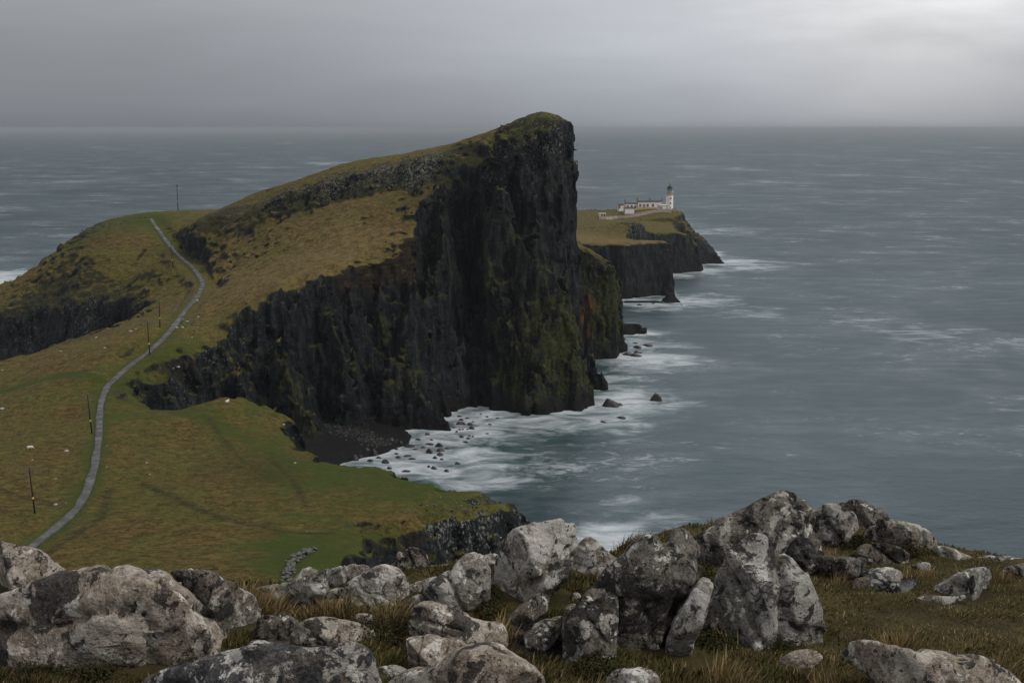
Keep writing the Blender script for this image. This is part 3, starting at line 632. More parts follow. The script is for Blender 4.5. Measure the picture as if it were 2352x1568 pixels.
# rocks standing in the surf: x, base y, width, height in the photograph
def z5(x, y, w, h): return (796.25 + x * .18229, 906.5 + y * .18229, w * .18229, h * .18229)
def z6(x, y, w, h): return (1225 + x * .27344, 551.25 + y * .27344, w * .27344, h * .27344)
def cove_label(x, y, w, h):
    sz = 'broad' if w >= 85 else 'middling' if w >= 60 else 'small' if w >= 45 else 'tiny'
    fl = 'flat' if h < w * .3 else 'humped' if h < w * .42 else 'blocky'
    if x > 1650: wh = 'in the wash right of the spur'
    elif x > 1300: wh = 'in surf under the cliff spur tip' if y > 400 else 'in surf above the cliff spur tip'
    elif x > 900: wh = 'in white foam off mid beach' if y < 740 else 'in white foam by the meadow edge'
    else: wh = 'at the edge of the dark beach' if y < 760 else 'in the shallows beside the green meadow edge'
    return sz + ' ' + fl + ' dark rock ' + wh
CL = 'dark wave-washed rock among many in the surf of the cove'
ROCKS = [(z5(1045,735,95,70),'broadest rounded dark boulder in the foam off the beach, left of a stacked pair'),(z5(1175,715,105,45),'upper of two wide dark boulders stacked close together in white foam'),
    (z5(1170,765,92,50),'lower of two wide dark boulders stacked close together in white foam'),(z5(1165,655,105,60),'dark boulder at the end of a low reef in the cove'),(z5(1110,805,65,35),'small flat-topped dark boulder below the stacked pair in the foam'),
    (z5(1095,935,75,50),'pointed dark boulder nearest the green meadow edge in the foam'),(z5(1035,912,50,28),'small dark rock just left of the pointed boulder in foam'),(z5(1255,970,70,35),'square dark rock lying lowest in the foam of the cove'),
    (z5(1395,875,72,40),'wedge-shaped dark rock farthest out in the cove, sloping to the right'),(z5(1575,432,82,42),'large dark rock beside the tip of the low cliff spur'),(z5(1550,385,92,32),'low dark rock above the large rock beside the spur'),
    (z5(625,750,55,28),'lone small dark rock nearest the beach in the foam'),(z5(350,762,112,82),'big brown rounded boulder at the edge of the dark beach'),(z5(100,812,92,65),'brown boulder on the dark beach just above the meadow edge'),
    (z6(650,1400,130,92),'largest dark sea rock standing in white foam off the foot of the tall cliff'),(z6(1030,1350,98,72),'lone dark blocky sea rock farthest out off the tall cliff'),(z6(725,1392,50,25),'small dark rock touching the right side of the largest sea rock'),
    (z6(870,948,48,28),'small dark rock off the foot of the mossy buttress'),(z6(970,890,100,15),'long flat dark rock awash off the mossy buttress'),(z6(890,550,45,15),'low dark rock in calm water left of the third buttress foot'),
    (z6(585,1530,55,16),'flat dark rock awash below the largest sea rock'),(z6(745,1497,90,18),'pale flat reef awash right of the flat dark rock')] + \
    [(z5(*q), cove_label(*q)) for q in [(1195,820,50,25),(1265,682,60,22),(1440,322,70,28),(1515,302,60,18),(1420,277,62,24),(1690,247,35,15),(1770,282,40,18),(1590,342,35,12),(1450,537,70,28),(1530,557,65,25),(1590,532,45,20),(1545,522,45,18),
        (1385,472,45,25),(1420,442,50,18),(1465,442,30,18),(1520,437,45,12),(1800,377,60,15),(1770,492,60,10),(1430,375,120,35),(745,972,110,28),(540,932,80,30),(480,862,110,50),(780,660,150,45),(680,605,80,40),(760,782,110,22),
        (820,815,90,28),(650,795,80,28),(960,672,70,25),(1040,630,110,22),(1070,572,50,20),(1015,507,70,30),(1480,380,60,25),(1350,420,40,18),(560,570,70,35),(620,690,60,25),(900,570,80,25),(250,680,70,35),(170,740,60,30),(300,840,90,35),(400,800,70,25),(860,690,60,16),(1500,600,90,14),(1900,300,60,14)]] + \
    [(z6(*q), ('broad low' if q[2] > 90 else 'middling' if q[2] > 60 else 'tiny') + ' dark rock in the broken water at the foot of the mossy buttress') for q in [(860,978,100,32),(880,908,80,24),(905,950,25,15),(800,968,100,28),(860,868,50,8)]] + \
    [(z6(*q), ('larger' if q[2] > 35 else 'slim' if q[2] > 20 else 'tiny') + ' dark rock awash at the foot of the flat-topped far cliff') for q in [(1245,548,15,8),(1010,535,30,10),(1085,520,40,18)]]
def rock_verts(seed, sub=3, cut=9):
    r = np.random.default_rng(seed); bm = bmesh.new(); bmesh.ops.create_icosphere(bm, subdivisions=sub, radius=1)
    V = np.array([v.co for v in bm.verts]); F = np.array([[v.index for v in f.verts] for f in bm.faces]); bm.free()
    for i in range(cut):
        n = r.normal(size=3); n[2] = abs(n[2]) * .8; n /= np.linalg.norm(n); o = r.uniform(.55, .85)
        d = V @ n - o; V = V - np.where(d > 0, d, 0)[:, None] * n * .92
    V *= 1 + .09 * fbm(*(V.T * 2.2 + seed * 3.1), 3, seed)[:, None]
    return V, F
SEA_ROCK_XY = []
def name_apart():                               # rocks that would share a label are told apart by their order
    for lab in {r[1] for r in ROCKS}:
        I = sorted((i for i, r in enumerate(ROCKS) if r[1] == lab), key=lambda i: ROCKS[i][0][0]); n = len(I)
        if n > 1:
            for k, i in enumerate(I):
                wd = 'leftmost' if k == 0 else 'rightmost' if k == n - 1 else 'middle' if n == 3 else ('second', 'third', 'fourth', 'fifth')[k - 1] + ' from left'
                ROCKS[i] = (ROCKS[i][0], wd + ' ' + lab)
name_apart()
def place_sea_rocks():
    m = NT('wet_rock'); tc = m.node('ShaderNodeTexCoord').outputs['Object']; a = m.noise(tc, 2.2, 6, .65)
    mat = m.done(m.mix(m.ramp(a, .35, .7), (.012, .012, .012), (.045, .041, .036)), .45, m.bump(a, .6, .3), .4)
    ms = []
    for k in range(7):
        V, F = rock_verts(60 + k, 3 if k < 3 else 2); ms.append(np_mesh('sea_rock', V, F, mat, smooth=False))
    rnd = random.Random(3)
    for k, ((px, py, pw, ph), lab) in enumerate(ROCKS):
        p = PZ(px, py, 0.0); g = float(hat(p[0], p[1])); z = max(0, g); 
        if g > .3: p = PZ(px, py, min(g, 5.0)); z = float(hat(p[0], p[1]))
        s = p[1] / FPX; wx = pw * s / 2; hz = max(ph * s * .9, wx * .35)
        o = link('sea_rock', ms[k % 3 if pw > 9 else 3 + k % 4], loc=(p[0], p[1] + wx * .4, z - hz * .12))
        o.scale = (wx * 1.15, wx * rnd.uniform(.9, 1.2), hz * 1.25); o.rotation_euler = (0, 0, rnd.uniform(-.5, .5))
        tag(o, lab, 'rock', 'rocks standing in the surf below the cliffs'); SEA_ROCK_XY.append((p[0], p[1]))
place_sea_rocks()
make_sea()

# ------------------------------------------------------------------ things on the land
def ground_at(x, y): return float(hat(x, y))
def sight_hit(px, py):                          # where a sight line meets the land (or comes closest to it)
    r = ray(px, py); Y = np.arange(150, 700, .5); t = Y / r[1]; gap = CAMZ + r[2] * t - hat(r[0] * t, Y); k = np.nonzero(gap <= 0)[0]
    i = k[0] if len(k) else int(np.argmin(gap)); return np.array([r[0] * t[i], Y[i], CAMZ + r[2] * t[i]])

M_POLE = simple('tarred_wood', (.018, .013, .011), .8); M_IRON = simple('grey_iron', (.10, .105, .11), .6)
M_YEL = simple('yellow_plate', (.75, .50, .10), .5, .05); M_WOOD = simple('weathered_fence_wood', (.075, .066, .055), .9)
M_INS = simple('dark_insulator', (.05, .04, .04), .3)
POLES = [  # foot x,y / top x,y / depth or None / crossarm half length, direction, label
    (80,1178,20.5,67,1075,None,1.75,(1,.05),'nearest tarred telegraph pole, below the bend of the path, above the far-left boulder'),
    (211,995,21.5,201,908,None,1.75,(1,.05),'tarred telegraph pole close to the left edge of the path, beside its straight stretch'),
    (344,815,29.2,338.5,738,None,1.75,(1,.05),'telegraph pole standing at the right edge of the path where it curves up the slope'),
    (367.5,752,33,365.5,688,None,1.6,(.06,1),'telegraph pole seen end on, in brown grass left of the climbing path'),
    (397.5,614,None,392,565,428,1.5,(1,.3),'telegraph pole on the slope just left of the fenced stretch of path'),
    (408.5,474,None,406.3,425,462,.55,(1,.1),'lone telegraph pole on the ridge, outlined against the sea')]
for fx, fy, z, tx, ty, Y, ca, dr, lab in POLES:
    b = sight_hit(fx, fy)
    g = ground_at(b[0], b[1]); b[2] = min(b[2], g + .3); t = PY(tx, ty, b[1]); L = t - b
    root = empty('telegraph_pole', tuple(b), label=lab, cat='telegraph pole', group='telegraph poles along the path')
    bm = bmesh.new(); btube(bm, -.08 * L, L, .17, .12, 10); link('shaft', bm_mesh('shaft', bm, M_POLE, True), root)
    d = Vector((dr[0], dr[1], 0)).normalized(); top = Vector(L) * .985; q = Vector(L) * .97
    bm = bmesh.new(); n = d.cross(Vector((0, 0, 1)))
    for s in (-1, 1): btube(bm, q - d * ca + n * .1 * s, q + d * ca + n * .1 * s, .055, seg=6)
    link('crossarm', bm_mesh('crossarm', bm, M_IRON), root)
    bm = bmesh.new()
    for s in (-1, 1): btube(bm, q + d * .12 * s, q + d * ca * .5 * s - Vector((0, 0, 0)) + Vector((0, 0, .0)) - Vector((0, 0, .0)), .03, seg=5)
    for s in (-1, 1): btube(bm, q + d * ca * .45 * s, Vector(L) * .90 + d * .1 * s, .03, seg=5)
    link('brace', bm_mesh('brace', bm, M_IRON), root)
    for s in (-1, 0, 1):
        bm = bmesh.new(); p = q + d * ca * .92 * s + Vector((0, 0, .03)) + (Vector(L) * .03 if s == 0 else Vector((0, 0, 0)))
        blathe(bm, [(.03, 0), (.03, .12), (.085, .13), (.10, .2), (.07, .28), (.03, .31)], 8); bmesh.ops.translate(bm, vec=p, verts=bm.verts)
        link('insulator', bm_mesh('insulator', bm, M_INS, True), root)
    bm = bmesh.new(); c = Vector(L) * .335; btube(bm, c - Vector(L).normalized() * .22, c + Vector(L).normalized() * .22, .172, .168, 10)
    link('marker_plate', bm_mesh('marker_plate', bm, M_YEL, True), root)

# fence along the outer edge of the path
def fence(i0, i1, off, label):
    P = PATH[i0:i1]; T = np.gradient(P[:, :2], axis=0); T /= np.linalg.norm(T, axis=1)[:, None]; N = np.stack([-T[:, 1], T[:, 0]], 1)
    L = P[:, :2] + N * off; s = np.concatenate([[0], np.cumsum(np.linalg.norm(np.diff(L, axis=0), axis=1))])
    k = np.arange(0, s[-1], 3.2); X = np.interp(k, s, L[:, 0]); Y = np.interp(k, s, L[:, 1])
    pts = [Vector((x, y, max(ground_at(x, y), np.interp(q, s, P[:, 2]) - .6))) for x, y, q in zip(X, Y, k)]
    root = empty('path_fence', tuple(pts[0]), label=label, cat='fence'); o = pts[0]
    bm = bmesh.new(); btube(bm, (0, 0, -.5), (0, 0, 1.25), .07, .06, 6); me = bm_mesh('post', bm, M_WOOD)
    for p in pts: link('post', me, root, tuple(p - o))
    for hgt in (.55, 1.12):
        bm = bmesh.new()
        for a, b in zip(pts, pts[1:]): btube(bm, a - o + Vector((0, 0, hgt)), b - o + Vector((0, 0, hgt)), .035, seg=5)
        link('rail', bm_mesh('rail', bm, M_WOOD), root)
ip = lambda px, py: int(np.argmin([np.hypot(*(PATH[i][:2] - np.array(c[:2]))) for c in [PY(px, py, 400)] for i in range(len(PATH))]))
k0 = 6 * 15 + 3; fence(k0, 6 * 21, 1.55, 'low wooden post and rail fence along the left edge of the steep upper path')
fence(6 * 12 + 2, 6 * 15 + 1, 2.2, 'short run of leaning wooden fence beside the bend of the path')

# sheep: one smooth body each, from a field of joined round limbs
M_WOOL = simple('sheep_wool', (.62, .57, .47), .95, .1, 8); M_FACE = simple('sheep_face', (.30, .26, .21), .9)
def capsule(F, X, Y, Z, a, b, ra, rb):
    a = np.array(a); e = np.array(b) - a; L = e @ e
    t = np.clip(((X - a[0]) * e[0] + (Y - a[1]) * e[1] + (Z - a[2]) * e[2]) / L, 0, 1)
    d = (ra + (rb - ra) * t) - np.sqrt((X - a[0] - t * e[0]) ** 2 + (Y - a[1] - t * e[1]) ** 2 + (Z - a[2] - t * e[2]) ** 2)
    k = .05; h = np.clip(.5 + .5 * (d - F) / k, 0, 1); return F * (1 - h) + d * h + k * h * (1 - h)
def sheep(px, py, z, Y, heading, graze, label):
    p = sight_hit(px, py); g = ground_at(p[0], p[1])
    v = .03; xs = np.arange(-.9, .95, v); ys = np.arange(-.4, .41, v); zs = np.arange(-.1, 1.15, v)
    X, Yy, Z = np.meshgrid(xs, ys, zs, indexing='ij'); F = np.full(X.shape, -1.0)
    F = capsule(F, X, Yy, Z, (-.38, 0, .62), (.30, 0, .64), .26, .24); F = capsule(F, X, Yy, Z, (-.3, 0, .52), (.3, 0, .5), .2, .18)
    hd = (.80, 0, .22) if graze else (.74, 0, .92); nk = (.42, 0, .66)
    F = capsule(F, X, Yy, Z, nk, tuple(.35 * np.array(nk) + .65 * np.array(hd)), .17, .10)
    F = capsule(F, X, Yy, Z, (hd[0] - .1, 0, hd[2] + .08), (hd[0] + .08, 0, hd[2] - .06), .085, .05)
    for s in (-1, 1):
        F = capsule(F, X, Yy, Z, (hd[0] - .12, .06 * s, hd[2] + .12), (hd[0] - .16, .15 * s, hd[2] + .10), .03, .02)
        F = capsule(F, X, Yy, Z, (.28, .12 * s, .5), (.29 + .05 * s, .12 * s, .22), .07, .045); F = capsule(F, X, Yy, Z, (.29 + .05 * s, .12 * s, .22), (.28 + .05 * s, .12 * s, .0), .042, .05)
        F = capsule(F, X, Yy, Z, (-.42, .13 * s, .52), (-.34 - .05 * s, .13 * s, .34), .11, .06); F = capsule(F, X, Yy, Z, (-.34 - .05 * s, .13 * s, .34), (-.44 - .05 * s, .13 * s, .22), .055, .042)
        F = capsule(F, X, Yy, Z, (-.44 - .05 * s, .13 * s, .22), (-.43 - .05 * s, .13 * s, 0), .04, .048)
    F = capsule(F, X, Yy, Z, (-.6, 0, .68), (-.68, 0, .48), .06, .05)
    F += .02 * vnoise(X * 14, Yy * 14, Z * 14, 3) * (Z > .35) * (X < .5)
    V, Q = surface_nets(F, (xs[0], ys[0], zs[0]), v)
    me = np_mesh('sheep', V, Q, M_WOOL); me.materials.append(M_FACE)
    c = V[Q].mean(1); me.polygons.foreach_set('material_index', ((c[:, 2] < .27) | (c[:, 0] > .60)).astype(np.int32))
    o = link('sheep', me, loc=(p[0], p[1], g - .02)); o.rotation_euler = (0, 0, heading); o.scale = (1.12,) * 3
    tag(o, label, 'sheep', 'sheep on the turf')
sheep(522.5, 927, None, 288.5, 1.25, False, 'white sheep standing at the brink of the green meadow, backed by the dark cliff')
sheep(70, 1033, 19.5, None, .25, True, 'cream sheep grazing in the brown grass left of the path')

# stones
def lichen_rock(name, pale, dark, moss=.0, gold=.0):
    m = NT(name); tc = m.node('ShaderNodeTexCoord').outputs['Object']; oi = m.node('ShaderNodeObjectInfo').outputs['Random']
    off = m.node('ShaderNodeCombineXYZ', X=m.math('MULTIPLY', oi, 91.0), Y=m.math('MULTIPLY', oi, 57.0), Z=m.math('MULTIPLY', oi, 33.0)).outputs[0]
    v = m.node('ShaderNodeVectorMath', operation='ADD'); m.l.new(tc, v.inputs[0]); m.l.new(off, v.inputs[1]); P = v.outputs[0]
    return m, P
M_STONE = simple('pale_field_stone', (.30, .29, .27), .9, .45, 2.5)
SM = []
for k in range(5):
    V, F = rock_verts(200 + k, 2); V[:, 2] *= .55; SM.append(np_mesh('stone', V, F, M_STONE, smooth=False))
STONES = [(153,1035,20,13,'flat pale stone lying alone in brown grass beside the sheep'),(128,1158,20.3,12,'long flat pale stone left of the path near the lowest bend'),(128,1100,20,7,'small grey stone between the sheep and the lowest bend'),
    (74,1056,19.6,6,'small pale stone just below the grazing sheep'),(151,1155,20.3,5,'tiny stone close to the left of the path bend'),(5,938,19.5,14,'grey rock at the left edge of the brown meadow'),
    (22,1008,19.5,4,'white pebble-like stone left of the grazing sheep'),(337,1063,20.5,8,'small dark stone with white face in the brown patch of meadow'),(344,1089,20.5,6,'small stone below the brown patch of meadow'),
    (246,1023,20.8,4,'white stone on the right verge of the path'),(245,1071,20.5,5,'white stone on the right verge of the path, lower one'),(678,1062,19.5,8,'cluster of pale stones on the green shoulder'),(652,974,21,8,'pale stone on the rim of the green meadow'),
    (452,690,36.5,9,'upper pale slab at the right edge of the path bend'),(430,738,35,9,'pale slab lying right of the climbing path'),(421,733,35,6,'short pale slab next to the path'),(405,752,33.5,11,'white stone touching the right side of the path'),
    (419,752,33.5,9,'white flat stone right of the path below the climb'),(455,728,36,7,'small pale stone on the slope above the cliff rim'),(441,774,33,5,'small stone near the cliff rim'),(552,713,40,8,'pale boulder near the cliff rim'),
    (556,708,40,6,'second pale boulder near the cliff rim'),(300,760,30,11,'pale outcrop stone on the slope left of the path'),(312,755,30.5,6,'stone beside the outcrop left of the path'),(240,798,28,7,'pale stone on the slope above the brown meadow'),
    (221,775,28,8,'pale stone near the gully rim'),(150,815,25,5,'small white stone near the gully rim'),(140,806,25,7,'white stone in the dark heather patch'),(5,850,22,7,'white stone at the far left meadow edge'),(390,663,38,5,'small stone on the knoll slope'),
    (410,842,28.5,10,'white stones at the cove head, right one'),(398,846,28,6,'white stones at the cove head, left one'),(1150,1242,9,6,'white stone on the near promontory'),(705,1220,20.5,5,'white stone on the green meadow by the slip')]
rnd = random.Random(5)
def place_stones():
    for k, (px, py, z, wpx, lab) in enumerate(STONES):
        p = sight_hit(px, py + 1); s = wpx * p[1] / FPX / 2; g = ground_at(p[0], p[1])
        o = link('stone', SM[k % 5], loc=(p[0], p[1], g + s * .12)); o.scale = (s, s * rnd.uniform(.6, 1.0), s * rnd.uniform(.7, 1.1)); o.rotation_euler = (0, 0, rnd.uniform(-.4, .4))
        tag(o, lab, 'stone', 'pale stones lying in the turf')
place_stones()
# countless small stones on scarp, slopes and promontory
def scree():
    V0, F0 = rock_verts(310, 1, 6); r = np.random.default_rng(11); A = []; B = []; n = 0
    zones = [(980,375,415,90,12,170,.9),(860,395,424,90,10,200,.9),(740,425,434,90,10,200,.8),(620,465,444,80,10,150,.7),(500,500,455,70,12,140,.6),(300,735,365,60,25,120,.45),(480,700,360,60,30,110,.35),(430,740,340,40,30,90,.4),(220,780,345,120,20,130,.45),
        (250,520,500,80,14,120,.7),(140,580,500,50,20,70,.6),(1060,1230,215,90,28,260,.42),(1130,1180,228,30,30,100,.4),(1440,525,695,70,8,150,.8),(1370,520,700,40,6,80,.9),(1380,478,975,50,5,120,1.4),(1500,492,865,50,8,110,.9),(1200,290,400,60,18,110,.6),(1270,285,395,30,14,70,.7),
        (700,600,380,150,50,60,.35),(560,620,390,80,60,60,.35),(480,880,302,40,20,60,.4),(560,750,336,40,14,90,.5),(1430,557,612,100,3,120,.5),(200,1060,250,120,60,50,.25),(790,990,330,60,20,420,.6),(870,1010,325,55,16,320,.8)]
    for px, py, Y, sx, sy, cnt, sz in zones:
        for k in range(cnt):
            p = PY(px + r.normal() * sx * .6, py + r.normal() * sy * .6, Y + r.normal() * 3); x, y = p[0], p[1]; g = ground_at(x, y)
            if g < .5 or abs(g - p[2]) > 10: continue
            s = sz * (.3 + 1.1 * r.random() ** 2.5) * .62; an = r.uniform(0, 6.28); c, q = math.cos(an), math.sin(an); v = V0 * np.array([s, s * r.uniform(.6, 1), s * r.uniform(.5, 1.0)])
            A.append(np.stack([v[:, 0] * c - v[:, 1] * q + x, v[:, 0] * q + v[:, 1] * c + y, v[:, 2] + g + s * .05], 1)); B.append(F0 + n); n += len(v)
    m = NT('scree_stone'); P = m.node('ShaderNodeNewGeometry').outputs['Position']; a = m.noise(P, 1.6, 4, .6)
    zz = m.node('ShaderNodeSeparateXYZ', Vector=P).outputs['Z']
    c = m.mix(m.ramp(a, .42, .66), (.014, .014, .015), (.15, .148, .14)); c = m.mix(m.ramp(zz, 9, 6), c, m.mix(m.ramp(a, .4, .6), (.018, .018, .02), (.06, .058, .056)))
    link('scree', np_mesh('scree', np.concatenate(A), np.concatenate(B), m.done(c, .9), smooth=False), kind='stuff')
scree()

# ruined dry stone wall
M_WALL = simple('dry_wall_stone', (.11, .11, .10), .95, .55, 3.0)
def ruin():
    A = catmull([PZ(*q) for q in [(655,1350,23),(663,1334,22.6),(676,1302,22),(698,1284,21.6),(712,1272,21.4),(724,1266,21.3)]], 10)
    g0 = A[0]; root = empty('ruined_wall', (g0[0], g0[1], ground_at(g0[0], g0[1])), label='ruined dry stone wall of lichened stones on the green meadow behind the front boulders', cat='wall')
    ms = []
    for k in range(4):
        V, F = rock_verts(400 + k, 1, 6); V[:, 2] *= .7; ms.append(np_mesh('wall_stone', V, F, M_WALL, smooth=False))
    r = random.Random(8); o = root.location
    d = np.concatenate([[0], np.cumsum(np.linalg.norm(np.diff(A[:, :2], axis=0), axis=1))])
    for i in range(210):
        s = r.uniform(0, d[-1]); x = np.interp(s, d, A[:, 0]); y = np.interp(s, d, A[:, 1]); lv = r.choice((0, 0, 1, 1, 2, 2, 3)); f = 1 if s < d[-1] * .85 else .4
        x += r.gauss(0, .42 - .07 * lv); y += r.gauss(0, .3); z = ground_at(x, y) + .1 + lv * .32 * f
        q = link('stone', ms[i % 4], root, (x - o.x, y - o.y, z - o.z)); k = r.uniform(.2, .4); q.scale = (k * 1.3, k, k); q.rotation_euler = (r.uniform(-.3, .3), r.uniform(-.3, .3), r.uniform(0, 6))
ruin()
# puddles on the worn ground by the path
def puddles():
    m = NT('puddle_water'); mat = m.done((.02, .02, .018), .08, None, .5); r = random.Random(2)
    for px, py, z, wpx, hpx in [(280,908,22.4,20,5),(272,916,22.1,10,3),(288,898,22.8,7,2.5)]:
        c = PZ(px, py, z); pts = []
        for i in range(22):
            a = i / 22 * 6.283; rr = 1 + .45 * math.sin(3 * a + px) + .2 * math.sin(5 * a)
            q = PZ(px + wpx * .5 * rr * math.cos(a), py + hpx * .5 * rr * math.sin(a), z); pts.append(q)
        zt = max(ground_at(q[0], q[1]) for q in pts) * .5 + .5 * ground_at(c[0], c[1]) + .06
        bm = bmesh.new(); bm.faces.new([bm.verts.new((q[0], q[1], zt)) for q in pts][::-1]); link('puddle', bm_mesh('puddle', bm, mat), kind='structure')
puddles()

# ------------------------------------------------------------------ the lighthouse and its buildings
TB = PY(1408.75 + 1900 * .06771, 416.5 + 945 * .06771, 905)
U_ = .06771 * 905 / FPX                                # metres per measuring unit at the tower
def LX(zx): return (zx - 1900) * U_
def LZ(zy): return (945 - zy) * U_
def WX(zx, y): return (1408.75 + zx * .06771 - CXP) / FPX * 0 + PY(1408.75 + zx * .06771, 480, 905 + y)[0] - TB[0]   # local x for a measured column at extra depth y
def WZ(zy, y): return PY(1537, 416.5 + zy * .06771, 905 + y)[2] - TB[2]
M_WHITE = simple('white_render', (.82, .81, .79), .8, .04, 1.2); M_TAN = simple('ochre_stone', (.50, .33, .15), .85, .2, 2.0); M_BROWN = simple('red_sandstone', (.27, .14, .085), .85, .25, 2.0)
M_ROOF = simple('dark_flat_roof', (.035, .036, .042), .7); M_LEAD = simple('grey_gutter', (.16, .165, .17), .5); M_GLASS = simple('window_glass', (.012, .014, .016), .08, .0, 1, .6)
M_BLACK = simple('black_dome_paint', (.012, .012, .016), .35); M_LAT = simple('lantern_lattice', (.30, .38, .37), .5); M_RAIL = simple('white_railing', (.70, .71, .72), .5)
M_DOOR = simple('tan_door', (.42, .24, .10), .7); M_PLINTH = simple('ochre_plinth', (.55, .38, .18), .9); M_CREAM = simple('cream_render', (.60, .56, .45), .85, .1)
def lantern_glass():
    m = NT('lantern_glass'); m.b.inputs['Alpha'].default_value = .75; return m.done((.05, .09, .09), .1, None, .6)
def tower():
    root = empty('lighthouse', tuple(TB), label='white lighthouse tower with ochre gallery band and black dome at the tip of the headland', cat='lighthouse')
    bm = bmesh.new(); blathe(bm, [(2.95, -2.0), (2.95, .2), (2.85, 2), (2.78, 9.0), (2.78, LZ(505))], 40); link('tower', bm_mesh('tower', bm, M_WHITE, True), root)
    z1 = LZ(495); z2 = LZ(385)
    bm = bmesh.new(); blathe(bm, [(2.85, z1 - .25), (2.95, z1 - .15), (3.02, z1), (3.02, z1 + .15)], 40); link('lower_gallery', bm_mesh('lower_gallery', bm, M_WHITE), root)
    bm = bmesh.new(); blathe(bm, [(2.15, z1 + .15), (2.15, z1 + 1.25), (2.22, z1 + 1.3), (2.22, z1 + 1.42), (2.12, z1 + 1.45), (2.12, z2)], 40); link('gallery_band', bm_mesh('gallery_band', bm, M_TAN, True), root)
    bm = bmesh.new(); blathe(bm, [(2.5, z2), (2.85, z2 + .05), (2.85, z2 + .22), (2.4, z2 + .25)], 40); link('upper_gallery', bm_mesh('upper_gallery', bm, M_RAIL), root)
    for zb, rr in ((z1 + .15, 2.95), (z2 + .22, 2.78)):
        bm = bmesh.new()
        for i in range(24):
            a0 = i / 24 * 6.2832; a1 = (i + 1) / 24 * 6.2832; p = Vector((rr * math.cos(a0), rr * math.sin(a0), zb)); q = Vector((rr * math.cos(a1), rr * math.sin(a1), zb))
            btube(bm, p, p + Vector((0, 0, 1.1)), .028, seg=5)
            for hh in (.4, .75, 1.1): btube(bm, p + Vector((0, 0, hh)), q + Vector((0, 0, hh)), .022, seg=5)
        link('railing', bm_mesh('railing', bm, M_RAIL), root)
    zl0 = z2 + .25; zl1 = LZ(240)
    bm = bmesh.new(); blathe(bm, [(2.15, zl0), (2.15, zl0 + .5), (2.1, zl0 + .5), (2.1, zl1)], 32); lg = link('lantern', bm_mesh('lantern', bm, lantern_glass(), True), root)
    bm = bmesh.new(); blathe(bm, [(.7, zl0 + .4), (.95, zl0 + 1.2), (.95, zl1 - .8), (.6, zl1 - .2)], 20); link('lens', bm_mesh('lens', bm, simple('lens_glass', (.35, .42, .42), .1), True), lg)
    bm = bmesh.new(); n = 12; rows = 3; hh = (zl1 - zl0 - .5) / rows
    for r_ in range(rows):
        for i in range(n):
            for s in (-1, 1):
                a0 = (i + (.5 if r_ % 2 else 0)) / n * 6.2832; a1 = a0 + s * .5 / n * 6.2832
                btube(bm, (2.13 * math.cos(a0), 2.13 * math.sin(a0), zl0 + .5 + r_ * hh), (2.13 * math.cos(a1), 2.13 * math.sin(a1), zl0 + .5 + (r_ + 1) * hh), .055, seg=5)
    for zz in (zl0 + .5, zl0 + .5 + hh, zl0 + .5 + 2 * hh):
        for i in range(24): a0 = i / 24 * 6.2832; a1 = (i + 1) / 24 * 6.2832; btube(bm, (2.13 * math.cos(a0), 2.13 * math.sin(a0), zz), (2.13 * math.cos(a1), 2.13 * math.sin(a1), zz), .04, seg=5)
    link('lattice', bm_mesh('lattice', bm, M_LAT), lg)
    bm = bmesh.new(); blathe(bm, [(2.25, zl1 - .02), (2.3, zl1 + .15), (2.2, zl1 + .3), (2.05, zl1 + .75), (1.7, zl1 + 1.2), (1.15, zl1 + 1.6), (.55, zl1 + 1.82), (.3, zl1 + 1.9)], 32); dm = link('dome', bm_mesh('dome', bm, M_BLACK, True), root)
    bm = bmesh.new(); z = zl1 + 1.85; blathe(bm, [(.42, z), (.42, z + .3), (.3, z + .45), (.42, z + .65), (.3, z + .85), (.08, z + .95), (.06, z + 1.7)], 12); link('finial', bm_mesh('finial', bm, M_BLACK, True), dm)
    bm = bmesh.new(); bbox(bm, -.85, .55, -.03, .03, z + 1.25, z + 1.36); bbox(bm, -.95, -.45, -.025, .025, z + 1.08, z + 1.56); bbox(bm, .35, .55, -.025, .025, z + 1.15, z + 1.48); link('wind_vane', bm_mesh('wind_vane', bm, M_BLACK), dm)
    for zx, zy in ((1924,573),(1918,740),(1918,885)):
        zc = LZ(zy); a = math.asin(max(-1, min(1, LX(zx) / 2.8))); f = empty('window', (0, 0, 0)); f.parent = root; f.rotation_euler = (0, 0, a)
        for dz in (-.62, -.2, .2, .62):
            wq = .72 if (round(dz * 10) in (-2, 2)) else .55
            part_box('quoin', M_TAN, f, -wq, wq, -2.86, -2.72, zc + dz - .2, zc + dz + .2)
        part_box('pane', M_GLASS, f, -.2, .2, -2.885, -2.8, zc - .52, zc + .52)
tower()
def window(parent, x, y, z, wd, ht, ny=-1, quoin=M_BROWN, nq=4):
    f = empty('window', (x, y, z)); f.parent = parent
    part_box('surround', quoin, f, -wd / 2 - .3, wd / 2 + .3, -.06, .1, -.22, ht + .28)
    bm = bmesh.new()
    for k in range(nq):
        if k % 2 == 0:
            for s in (-1, 1):
                a = s * (wd / 2 + .3); b = s * (wd / 2 + .52); bbox(bm, min(a, b), max(a, b), -.055, .1, -.1 + k * ht / nq, -.1 + (k + .9) * ht / nq)
    link('quoin', bm_mesh('quoin', bm, quoin), f)
    part_box('pane', M_GLASS, f, -wd / 2, wd / 2, -.075, -.02, 0, ht)
    bm = bmesh.new(); bbox(bm, -wd / 2, wd / 2, -.095, -.03, ht * .48, ht * .53); bbox(bm, -.035, .035, -.097, -.03, 0, ht); link('sash', bm_mesh('sash', bm, M_RAIL), f)
